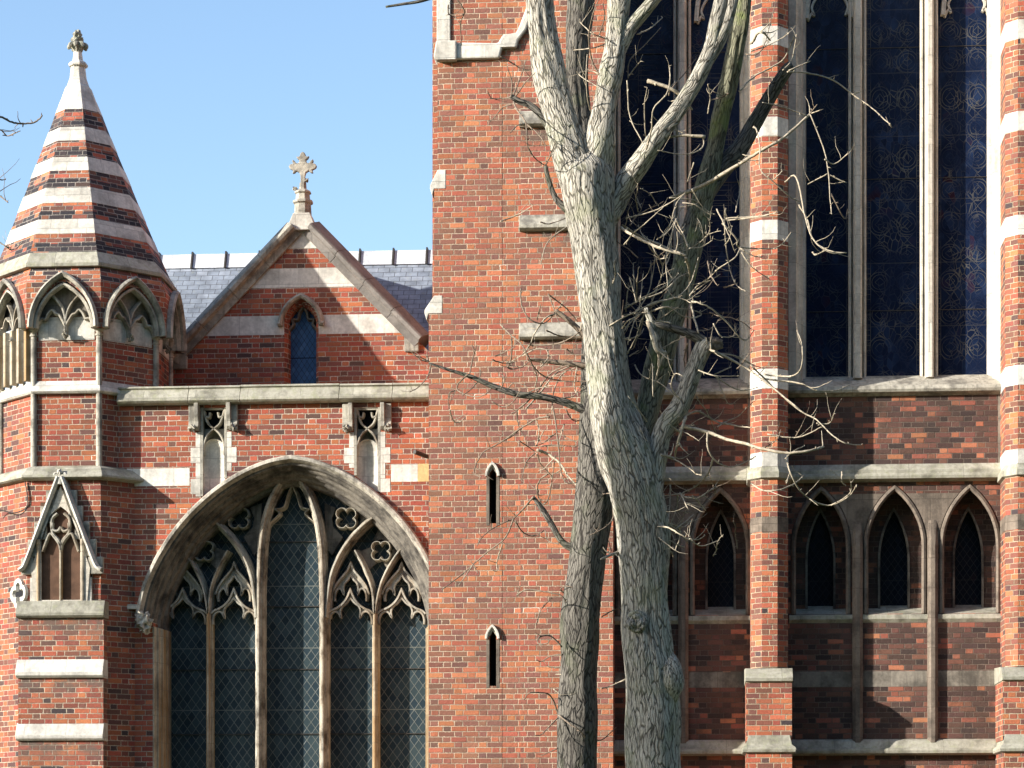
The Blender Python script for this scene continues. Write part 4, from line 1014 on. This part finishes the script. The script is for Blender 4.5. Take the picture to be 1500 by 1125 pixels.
def twig(parent, pts, r=1.25, y=-7.0, mat='twig', spread=.5):
    """thin shoot with small side buds, gently wandering in depth"""
    a0 = rt.uniform(0, 6.28); fr = rt.uniform(.5, 1.1); q = []
    for i, p in enumerate(pts):
        yy = y+spread*(math.sin(a0+i*fr)-math.sin(a0))*.6
        v = P3(p[0], p[1], yy); q.append((v.x, v.y, v.z))
    c = crv(q, 5); k = len(c); sc = (y-CAM.y)/F
    c = [Vector(p)+Vector((rt.uniform(-1, 1), rt.uniform(-1, 1), rt.uniform(-1, 1)))*.003 for p in c]
    rad = [max(.4, r*.86*(1-.45*i/(k-1)))*sc*rt.uniform(.88, 1.12) for i in range(k)]
    mb = MB().tube(c, rad, 6)
    for q_ in range(rt.choice((1, 2, 3)) if k > 8 else 1):      # fine side shoots
        i0 = rt.randrange(k//3, k-1); dr = (c[min(i0+1, k-1)]-c[i0-1]).normalized(); sd_ = Vector((rt.uniform(-1, 1), rt.uniform(-.7, .7), rt.uniform(-.5, 1.2))).normalized()
        ln = rt.uniform(.10, .34); p_ = c[i0]; pts_ = [p_]; dd_ = (dr*.5+sd_).normalized()
        for m_ in range(5): dd_ = (dd_+Vector((rt.uniform(-.3, .3), rt.uniform(-.2, .2), rt.uniform(-.1, .35)))).normalized(); p_ = p_+dd_*ln/5; pts_.append(p_)
        mb.tube(pts_, [rad[i0]*.62*(1-.12*m_) for m_ in range(6)], 5)
    for i in range(2, k, 4):         # buds and short spurs
        dv = Vector((rt.uniform(-1, 1), rt.uniform(-1, 1), rt.uniform(-.6, 1))).normalized(); ln = rt.uniform(.015, .05)
        mb.tube([c[i], c[i]+dv*ln*.5, c[i]+dv*ln], [rad[i]*.8, rad[i]*.75, rad[i]*.35], 5)
    o = mb.build('twig', mat, None, smooth=True); o.parent = parent; o.matrix_parent_inverse = parent.matrix_world.inverted()
    return o
def tree(label, px, y):
    e = empty('bare_tree', label, 'tree', (W(px, 1300, y)[0], y, GZ), 'bare trees in front of the church'); bpy.context.view_layer.update(); return e
T1 = tree('large pale bare tree with forking trunk and a round bark knot, nearest the church windows', 958, -7.0)
T2 = tree('slimmer shaded bare tree standing just left of and behind the large forked trunk', 848, -5.0)
T3 = tree('bare tree beyond the left edge whose twig tips reach in beside the turret spire', -420, -12.0)
limb('trunk', [(962, 1412, 50), (961, 1300, 44), (958, 1125, 39), (957, 1050, 39), (952, 985, 37), (947, 915, 34), (944, 850, 34), (942, 780, 36), (930, 715, 40), (915, 665, 40), (902, 620, 34), (892, 560, 30), (886, 500, 29), (880, 450, 31), (875, 400, 31), (869, 345, 33), (863, 295, 37), (860, 258, 38), (857, 238, 27), (856, 228, 16)], 'bark', T1, n=120, step=.02, amp=.013, seed=1)
B1 = 'branch'
limb(B1, [(857, 290, 30), (843, 240, 28), (826, 190, 24), (811, 135, 23), (799, 80, 21), (793, 30, 20), (786, -40, 20), (775, -140, 17)], 'bark', T1, n=72, amp=.014, seed=2)
limb(B1, [(864, 275, 30, .05), (874, 235, 26, .03), (881, 190, 20), (887, 150, 17), (894, 110, 17), (901, 70, 15), (904, 30, 15), (908, -20, 16), (912, -120, 13)], 'bark', T1, n=64, amp=.012, seed=3)
limb(B1, [(899, 85, 13), (912, 60, 11), (926, 36, 10), (945, 15, 9), (968, -14, 8), (1000, -60, 7)], 'bark', T1, n=36, amp=.008, seed=4)
limb(B1, [(880, 330, 18, .12), (897, 300, 17, .12), (915, 268, 16, .1), (940, 235, 15, .05), (962, 202, 13), (988, 168, 12), (1012, 130, 11), (1030, 98, 11), (1042, 68, 10), (1049, 35, 10), (1056, 0, 9), (1064, -60, 8)], 'bark', T1, n=48, amp=.010, seed=5)
limb(B1, [(1022, 112, 9), (1042, 80, 9), (1058, 50, 9), (1069, 20, 8), (1078, -20, 8), (1088, -70, 7)], 'bark', T1, n=32, amp=.007, seed=6)
limb(B1, [(928, 690, 18, .18), (938, 640, 17, .26), (952, 580, 18, .32), (968, 520, 19, .39), (985, 460, 19, .50), (1003, 390, 18, .61), (1022, 320, 16, .70), (1037, 262, 15, .74), (1048, 215, 12, .76), (1056, 170, 12, .7), (1068, 120, 12, .6), (1078, 70, 12, .5), (1087, 25, 11, .4), (1094, -40, 10, .3)], 'bark_stem_shaded', T1, n=60, amp=.010, seed=7)
limb(B1, [(1000, 400, 14, .6), (1012, 340, 14, .68), (1030, 290, 14, .74), (1055, 252, 13, .82), (1085, 215, 12, .9), (1105, 182, 11, .95), (1124, 148, 10, .95), (1142, 118, 9, .9), (1156, 99, 8, .85), (1165, 97, 5, .85)], 'bark_shaded', T1, n=40, amp=.008, seed=8)
limb(B1, [(948, 750, 17), (956, 712, 15), (961, 675, 15), (966, 645, 14), (976, 622, 14), (993, 600, 13.5), (1005, 575, 12.5), (1014, 550, 12), (1022, 528, 12), (1031, 508, 12), (1036, 500, 9)], 'bark', T1, n=48, amp=.008, seed=9)
limb(B1, [(1034, 504, 9), (1016, 492, 7), (995, 484, 6), (972, 478, 5), (955, 474, 3)], 'bark_shaded', T1, n=20, amp=.004, seed=10)
limb(B1, [(945, 452, 4), (953, 470, 5), (958, 490, 6), (964, 510, 6), (970, 518, 5)], 'bark', T1, n=18, amp=.004, seed=11)
# bark knots
def knot(px, py, rx, rz, y, parent, mat='bark'):
    c = P3(px, py, y); k = rx*(y-CAM.y)/F; kz = rz*(y-CAM.y)/F
    mb = MB()
    for f_, d_ in ((1.0, .01), (.55, .0)):
        pts = [Vector((c.x+k*f_*math.cos(a), c.y+d_+.02*math.sin(3*a), c.z+kz*f_*math.sin(a))) for a in [2*math.pi*i/24 for i in range(25)]]
        mb.tube(pts, [k*.36*(1+.25*noise.noise(p*9)) for p in pts], 9)
    mb.blob((c.x+k*.05, c.y+.02, c.z), (k*.8, .05, kz*.8), 2, .3, 10, 3)
    o = mb.build('bark_knot', mat, None, smooth=True); o.parent = parent; o.matrix_parent_inverse = parent.matrix_world.inverted()
knot(932, 910, 12, 13, -7.30, T1); 
mbk = MB(); c_ = P3(984, 995, -7.16); mbk.blob((c_.x-.03, c_.y+.06, c_.z), (.17, .19, .30), 8, .07, 20, 1.6)
o = mbk.build('bark_knot', 'bark', None, smooth=True); o.parent = T1; o.matrix_parent_inverse = T1.matrix_world.inverted()
mbk = MB(); c_ = P3(1046, 506, -6.95); mbk.blob(c_, (.085, .07, .08), 5, .5, 12, 3)
o = mbk.build('bark_knot', 'twig_dark', None, smooth=True); o.parent = T1; o.matrix_parent_inverse = T1.matrix_world.inverted()
# second tree
limb('trunk', [(846, 1412, 34), (846, 1300, 31), (846, 1125, 28), (847, 1050, 27), (848, 985, 27), (852, 900, 27), (859, 830, 26), (867, 760, 26), (874, 705, 29), (872, 650, 24), (874, 590, 23), (876, 500, 21), (874, 400, 20), (868, 300, 18), (858, 225, 17), (851, 180, 16), (845, 120, 16), (847, 60, 17), (851, 0, 18), (853, -120, 15)], 'bark_shaded', T2, n=90, step=.025, amp=.011, seed=12, y=-5.0)
limb(B1, [(628, 532, 1.2), (655, 541, 2.2), (690, 552, 3.2), (725, 567, 4), (760, 578, 4.6), (800, 582, 5), (840, 594, 5.5), (875, 610, 7)], 'bark_shaded', T2, n=16, amp=.003, seed=13, y=-5.1)
limb(B1, [(774, 526, 2.4), (800, 529, 3.2), (835, 533, 3.8), (876, 537, 5)], 'twig_dark', T2, n=12, amp=.002, seed=14, y=-5.1)
limb(B1, [(813, 456, 4), (826, 464, 3.6), (845, 480, 4), (860, 498, 5), (874, 515, 5)], 'twig_dark', T2, n=12, amp=.003, seed=15, y=-5.1)
limb(B1, [(781, 728, 2.4), (795, 747, 4), (808, 768, 4.2), (820, 789, 4.5), (832, 800, 5), (850, 806, 6)], 'bark_shaded', T2, n=14, amp=.003, seed=16, y=-5.05)
limb(B1, [(748, 140, 4), (760, 148, 4.5), (776, 154, 5), (790, 165, 5.5), (806, 184, 8), (822, 200, 9)], 'bark_shaded', T1, n=16, amp=.003, seed=17, y=-7.0)
limb(B1, [(799, 243, 3), (803, 262, 3.6), (811, 285, 4), (820, 298, 5), (838, 312, 7), (852, 325, 8)], 'bark_shaded', T1, n=14, amp=.003, seed=18, y=-7.0)
limb(B1, [(565, 10, 1.6), (590, 6, 2), (622, 0, 2.4), (680, -22, 4), (790, -60, 7)], 'bark_shaded', T1, n=12, amp=.003, seed=19, y=-7.0)

R8, R1, R5, R4, R6, R7, R10, R2, R3 = (600, 0, 3.75), (600, 300, 3.75), (850, 300, 3.75), (750, 0, 3), (1100, 500, 3.75), (1100, 0, 3.75), (900, 580, 5), (600, 600, 3.75), (700, 825, 3.75)
TW1 = {R8: [[(560,530),(520,540),(450,540),(430,500)],[(560,530),(560,440),(535,370)],[(570,520),(610,420),(640,330)],[(580,530),(640,450),(690,400)],[(570,560),(600,620),(640,680),(645,790),(690,870),(745,910)],[(560,575),(510,590),(470,640),(440,670)],[(640,680),(590,690),(555,730)],[(745,910),(775,850),(800,780)],[(640,680),(700,730),(750,800)],[(500,310),(560,345),(620,380),(665,385)],[(1080,215),(1000,180),(935,120)],[(1050,420),(1000,330),(985,200),(1000,100),(1035,0)],[(1010,640),(980,560),(970,420),(975,300)],[(1080,240),(1000,265),(900,275)],[(1040,200),(1070,100),(1065,20)],[(1170,170),(1165,60),(1100,20),(1070,-20)],[(1200,420),(1240,370),(1270,335)],[(1200,430),(1210,330),(1300,240),(1380,150)],[(1250,190),(1330,150),(1390,95)],[(1195,440),(1210,640),(1280,780),(1300,820)],[(1300,820),(1330,700),(1340,600),(1420,500),(1430,370)],[(1300,820),(1290,600),(1305,480)],[(255,-10),(300,60),(280,130),(285,250)],[(212,30),(215,75),(245,95),(280,130)],[(1050,410),(990,390),(930,410),(1040,480)]],
 R5: [[(0,690),(40,600),(200,605),(370,590)],[(20,720),(100,700),(200,640),(300,590),(400,540),(520,510),(600,440),(650,290)],[(240,690),(290,630),(370,550),(480,515),(560,500)],[(240,570),(340,520),(450,480),(540,400),(600,370)],[(110,600),(155,560),(155,480),(190,400),(185,310)],[(300,530),(295,420),(290,320)],[(310,520),(312,430),(320,350)],[(330,520),(345,380)],[(300,600),(380,470),(410,290)],[(270,400),(310,540)],[(250,590),(260,480),(275,440)],[(320,520),(460,450),(540,380)],[(380,590),(480,560),(560,610),(620,620),(665,600),(600,575),(440,560)],[(370,560),(520,510),(610,540)],[(610,530),(655,540),(720,570),(800,640),(880,730),(915,740),(955,690)],[(730,650),(770,720),(830,725),(860,710)],[(650,690),(710,685),(765,630)],[(600,500),(650,440),(700,410),(760,350),(850,290),(880,230)],[(590,230),(570,170),(530,80),(570,0)],[(525,80),(480,150),(420,190)],[(525,80),(490,200),(470,300),(480,450)],[(560,-10),(630,0),(700,45),(730,50)],[(600,240),(670,230),(725,195)],[(800,20),(800,80),(900,75),(1010,60),(1080,40)],[(790,80),(810,300),(850,430),(910,475)],[(780,100),(860,190),(870,230),(1000,240),(1090,230),(1160,150)],[(880,240),(950,280),(1005,285)],[(885,260),(940,340),(1040,410)],[(700,310),(715,380),(755,445)],[(790,455),(865,430)],[(480,290),(420,300)],[(240,220),(290,160),(370,90),(460,10)],[(430,800),(500,760),(580,720)],[(300,880),(340,940),(440,980),(530,1060)],[(380,960),(395,870),(400,1050)],[(590,760),(570,850),(590,950),(600,1060)],[(550,1070),(500,1000),(520,930),(560,940)],[(650,910),(740,940),(860,940)],[(740,930),(830,890)],[(740,940),(830,1000),(900,1020),(980,1000)],[(730,815),(850,830),(950,880),(1010,900)],[(1000,955),(1200,980),(1300,1020),(1400,1020),(1480,990)],[(1010,930),(1080,940),(1160,940),(1210,900),(1220,780),(1190,690)],[(740,930),(780,1020),(810,1090),(850,1090)],[(250,830),(300,740),(340,620)],[(240,740),(320,720),(350,680)],[(500,650),(440,640),(400,640)],[(230,680),(260,640),(330,600)],[(260,770),(280,690),(310,600)],[(270,830),(320,800)],[(1200,0),(1250,90),(1280,190),(1360,250),(1460,265)],[(1275,260),(1295,275),(1340,250)],[(400,650),(460,610),(540,560)],[(350,600),(330,690),(290,790)],[(380,560),(420,470),(450,380)]],
 R4: [[(1310,500),(1380,690),(1400,900),(1405,940)],[(1375,700),(1420,720),(1480,670)],[(1385,765),(1300,810)],[(1395,770),(1470,805)],[(1402,850),(1460,960),(1475,920)],[(1310,500),(1305,455)],[(1310,500),(1355,485)],[(1310,500),(1340,460)],[(1300,510),(1190,470),(1100,450)],[(1215,310),(1310,268)],[(1190,310),(1230,260),(1250,150)],[(1060,560),(1075,570),(1090,650),(1090,740),(1150,800),(1230,870),(1290,895)],[(1200,800),(1250,780),(1290,960),(1330,1060),(1400,1110),(1470,1110)],[(1150,790),(1190,750)],[(940,960),(1080,950),(1170,935)],[(900,920),(930,980),(960,1050),(980,1110)],[(690,420),(695,350),(690,290)],[(700,390),(760,320),(810,255)],[(860,500),(870,430),(860,370)],[(950,410),(915,430),(870,440)],[(840,600),(835,650),(760,680),(640,660)],[(690,870),(800,880),(850,920),(885,940)],[(790,830),(830,900)],[(800,715),(770,800)],[(500,960),(640,920),(760,850)],[(520,990),(560,940),(660,890)],[(760,850),(720,900),(690,1000),(640,1050)],[(720,960),(760,1060),(770,1120)],[(1000,400),(1060,340),(1150,290),(1200,250),(1245,150)],[(1030,240),(1100,215),(1160,0)]],
 R7: [[(200,395),(300,400),(450,440),(560,520),(660,590),(770,690)],[(560,520),(610,500)],[(765,680),(772,700)],[(0,280),(80,255),(160,215),(210,180)]],
 R6: [[(0,130),(150,280),(270,380),(360,430),(440,510),(520,560),(605,570)],[(90,510),(240,530),(330,500),(385,470)],[(245,525),(280,460)],[(360,450),(430,450),(455,400)],[(190,645),(230,605),(295,575)],[(195,645),(215,720),(270,820),(350,880),(440,900),(540,850),(580,790)],[(440,900),(540,840),(550,770)],[(500,715),(500,770),(520,790)],[(0,780),(70,820),(160,815),(240,780),(290,735)],[(195,780),(215,720)]],
 R10: [[(680,265),(690,400),(760,490),(850,520),(940,495),(1040,440)],[(475,150),(440,200),(440,250),(470,255),(500,220)],[(510,215),(585,215)],[(500,160),(540,120)],[(720,460),(690,560),(600,660),(520,700),(460,720),(280,735)],[(460,720),(460,800),(420,920)],[(410,650),(405,800),(395,930)],[(395,930),(500,960),(560,915)],[(280,740),(340,710),(365,720)],[(490,730),(520,790),(535,820)],[(480,720),(540,745),(620,745),(700,690),(750,670)],[(570,730),(620,780),(670,840)],[(275,815),(400,830),(520,850),(605,850)],[(270,880),(400,940),(480,1000),(540,1080)],[(280,960),(380,960),(460,1000),(560,1060),(640,1100),(760,1060)],[(280,990),(360,980),(420,1010),(440,1060)],[(280,980),(340,1050),(430,1120)],[(440,980),(520,920),(575,870)],[(540,1050),(620,1050),(665,1020)],[(430,460),(520,510),(600,570),(640,580)],[(240,190),(170,90),(100,0)],[(600,0),(620,40),(680,120),(745,270)]]}
n1_ = 0
for rg, ls in TW1.items():
    for l in ls:
        if n1_ > 0 and False: break
        pts = [(rg[0]+a/rg[2], rg[1]+b/rg[2]) for a, b in l]
        left = pts[0][0] < 800
        twig(T1, pts, 1.55 if len(l) > 4 else 1.25, -7.0+rt.uniform(-.25, .25), 'twig_dark' if (left or rt.random() < .12) else 'twig'); n1_ += 1
BR1 = [(R5, [(580,290),(600,370),(600,480),(620,600),(650,705)], 2.6), (R5, [(580,280),(500,250),(420,210),(340,180),(230,110)], 2.6), (R5, [(370,640),(400,720),(425,800),(470,810)], 4), (R5, [(468,810),(430,900),(400,1050)], 2.6),
  (R5, [(740,805),(900,890),(1000,960),(1200,1120)], 2.2), (R4, [(700,870),(850,810),(1000,720),(1100,660),(1200,600),(1310,500)], 3.6), (R4, [(595,355),(700,390),(760,440),(790,480)], 3.4), (R4, [(850,600),(700,600),(610,660)], 2.8), (R4, [(480,1000),(540,1040),(650,1090),(750,1120)], 3),
  (R10, [(520,150),(500,220),(460,360),(440,460)], 3.2), (R10, [(440,460),(340,430)], 3.2), (R10, [(500,160),(540,135),(620,115),(750,190),(830,205),(920,225),(1000,230)], 2), (R10, [(490,222),(680,265),(830,320),(940,345),(1080,385),(1250,418),(1400,405),(1490,385),(1530,370)], 3.2),
  (R7, [(0,235),(15,225),(35,185),(60,178),(80,190),(105,222)], 2.6), (R2, [(1160,780),(1100,800),(1050,822)], 3.2), (R5, [(640,740),(690,770),(720,800),(740,805)], 3)]
for rg, l, r_ in BR1: 
    o = twig(T1, [(rg[0]+a/rg[2], rg[1]+b/rg[2]) for a, b in l], r_, -6.45 if r_ == 3.6 else -7.0, 'twig'); o.name = 'shoot'
TW2 = {R1: [[(720,95),(770,105),(860,70)],[(885,110),(820,150),(750,220),(720,330)],[(500,90),(560,70),(640,30),(680,0)],[(610,460),(615,550),(660,630),(740,650),(800,590)],[(760,490),(860,570),(920,640)],[(700,630),(720,545)],[(500,660),(560,720),(610,760),(650,830),(690,900),(760,950),(900,970),(1100,960)],[(800,600),(750,620),(690,700),(660,770),(610,830),(540,870)],[(750,690),(830,720),(960,725),(1060,700),(1180,640)],[(650,770),(750,770),(850,750),(940,690),(990,600)],[(560,720),(560,830),(545,900),(620,890),(660,850)],[(450,850),(520,870),(590,860)],[(470,830),(500,820),(580,780)],[(530,1040),(560,985),(620,985),(650,1010)],[(600,1120),(690,1040),(760,940),(820,900),(880,880)],[(640,1120),(720,1030),(800,930),(900,880),(960,870)],[(780,1130),(800,1000),(850,920),(950,885)],[(920,890),(905,1000),(925,1050)],[(850,1060),(900,1050),(940,1000)],[(450,1080),(510,1110),(560,1090),(610,1020)],[(330,930),(350,830),(370,770)],[(390,910),(380,960),(340,1010),(290,1050)],[(320,930),(270,980),(265,1020),(330,1050),(400,1050),(450,1010)],[(250,1020),(215,1040),(215,1120)],[(120,870),(100,940),(50,1000),(0,1030)],[(100,860),(60,850),(0,800)],[(110,860),(40,830)],[(100,860),(95,800)],[(860,790),(900,820),(960,825)],[(500,1010),(520,960),(510,930)],[(690,1000),(700,940),(680,900)],[(760,1080),(840,1060),(900,1085)],[(620,830),(700,790),(760,800)],[(720,890),(760,840),(750,790)],[(760,490),(800,590),(820,650)],[(800,590),(850,530)],[(640,1040),(700,1010),(790,990)]],
 R2: [[(770,40),(700,50),(600,110),(500,180),(410,230),(370,290),(355,350),(395,370)],[(600,110),(540,160),(440,190)],[(785,-20),(810,130),(830,330),(860,400),(920,400)],[(800,130),(740,180),(690,200)],[(815,130),(915,180)],[(720,200),(800,195),(915,205)],[(600,170),(690,230)],[(690,240),(640,290),(615,390)],[(700,240),(720,300),(780,370),(770,430)],[(770,350),(720,380),(700,440),(715,500),(740,520),(770,460),(800,250)],[(850,80),(820,180)],[(570,600),(520,710),(430,780),(350,850),(270,920),(175,990)],[(350,850),(310,910),(265,970)],[(350,850),(375,900)],[(510,740),(480,830),(480,885),(455,880)],[(570,600),(480,640),(410,690),(370,750)],[(580,610),(620,670),(680,695),(740,665)],[(745,665),(760,720),(820,740)],[(590,1020),(610,965)],[(590,1020),(640,990),(740,1000),(830,1020),(860,1060)],[(850,1010),(830,985),(870,970),(980,1000)],[(1050,465),(1110,460)],[(1060,510),(1100,515),(1120,590),(1070,650),(990,690)],[(1060,520),(1075,650),(1110,780)],[(860,0),(900,60),(1000,50)],[(220,0),(240,60),(270,70),(300,45)],[(590,0),(600,90),(630,150)],[(850,750),(920,780),(980,810)],[(700,190),(710,130),(700,60)],[(700,190),(740,110)],[(560,20),(600,0)]],
 R3: [[(440,830),(400,730),(340,710),(280,715),(255,750)],[(445,835),(500,880),(560,920),(600,960),(680,970),(760,900)],[(560,920),(590,1000),(620,990)],[(460,460),(400,400),(340,405),(330,440),(380,440),(405,405)],[(465,500),(400,510),(350,540),(320,530)],[(465,575),(380,570)],[(460,610),(425,610)],[(440,850),(390,900),(350,940),(310,945)],[(440,1015),(345,1060)],[(415,690),(460,730)],[(680,690),(740,670),(820,630)],[(680,295),(740,260),(790,245)],[(320,340),(350,250),(410,190)]]}
for rg, ls in TW2.items():
    for l in ls:
        pts = [(rg[0]+a/rg[2], rg[1]+b/rg[2]) for a, b in l]
        twig(T2, pts, 1.5 if len(l) > 4 else 1.2, -5.1+rt.uniform(-.2, .2), rt.choice(['twig', 'twig_dark', 'twig_dark']), .4)
for rg, l, r_, mt_ in [(R2, [(700,220),(770,250),(830,300),(860,350)], 2.6, 'twig'), (R2, [(680,480),(620,550),(570,600)], 2, 'twig_dark'), (R2, [(1070,345),(1030,430),(1000,480)], 2, 'twig'), (R2, [(1000,480),(940,440),(850,340)], 2.4, 'twig'), (R1, [(1180,615),(1100,610),(990,600)], 2, 'twig_dark')]:
    o = twig(T2, [(rg[0]+a/rg[2], rg[1]+b/rg[2]) for a, b in l], r_, -5.1, mt_); o.name = 'shoot'
# fine crossing shoots in the thick of the crown
for q_ in range(34):
    cx0 = rt.gauss(1000, 55); cy0 = rt.choice((rt.gauss(420, 60), rt.gauss(300, 60), rt.gauss(800, 45), rt.gauss(620, 40)))
    if cx0 < 930: cx0 = 930+rt.uniform(0, 60)
    a_ = rt.uniform(-2.9, .2); ln = rt.uniform(25, 75); pts = [(cx0, cy0)]
    for m_ in range(4): a_ += rt.uniform(-.45, .45); pts.append((pts[-1][0]+math.cos(a_)*ln/4, pts[-1][1]+math.sin(a_)*ln/4))
    o = twig(T1, pts, 1.05, -6.7+rt.uniform(-.3, .3), 'twig_dark' if rt.random() < .5 else 'twig', .4); o.name = 'fine_twig'
# tree beyond the left edge: trunk, one long bough and the tips that reach the picture
limb('trunk', [(-420, 1500, 60), (-425, 1200, 52), (-410, 800, 44), (-400, 400, 36), (-380, 0, 28), (-360, -300, 18)], 'bark', T3, n=40, step=.06, amp=.015, seed=20, y=-12.0)
limb(B1, [(-405, 500, 26), (-300, 380, 16), (-180, 290, 10), (-60, 230, 5)], 'bark', T3, n=20, amp=.006, seed=21, y=-12.0)
for l, r_ in (([(-60, 230), (-30, 190), (-8, 172), (0, 171), (18, 179), (30, 181), (48, 180), (58, 174), (62, 169)], 2.2), ([(-60, 230), (-20, 192), (0, 190), (10, 199), (20, 196), (29, 192)], 1.6), ([(-60, 230), (-20, 258), (0, 263), (8, 263)], 1.6),
             ([(-60, 230), (-25, 270), (0, 287), (12, 297)], 1.8), ([(-40, 330), (0, 355), (10, 362), (17, 366), (26, 362), (33, 354)], 1.4), ([(-60, 240), (-50, 300), (-40, 330)], 2)):
    twig(T3, l, r_, -12.0, 'twig_dark' if r_ > 1.5 else 'twig', .2)
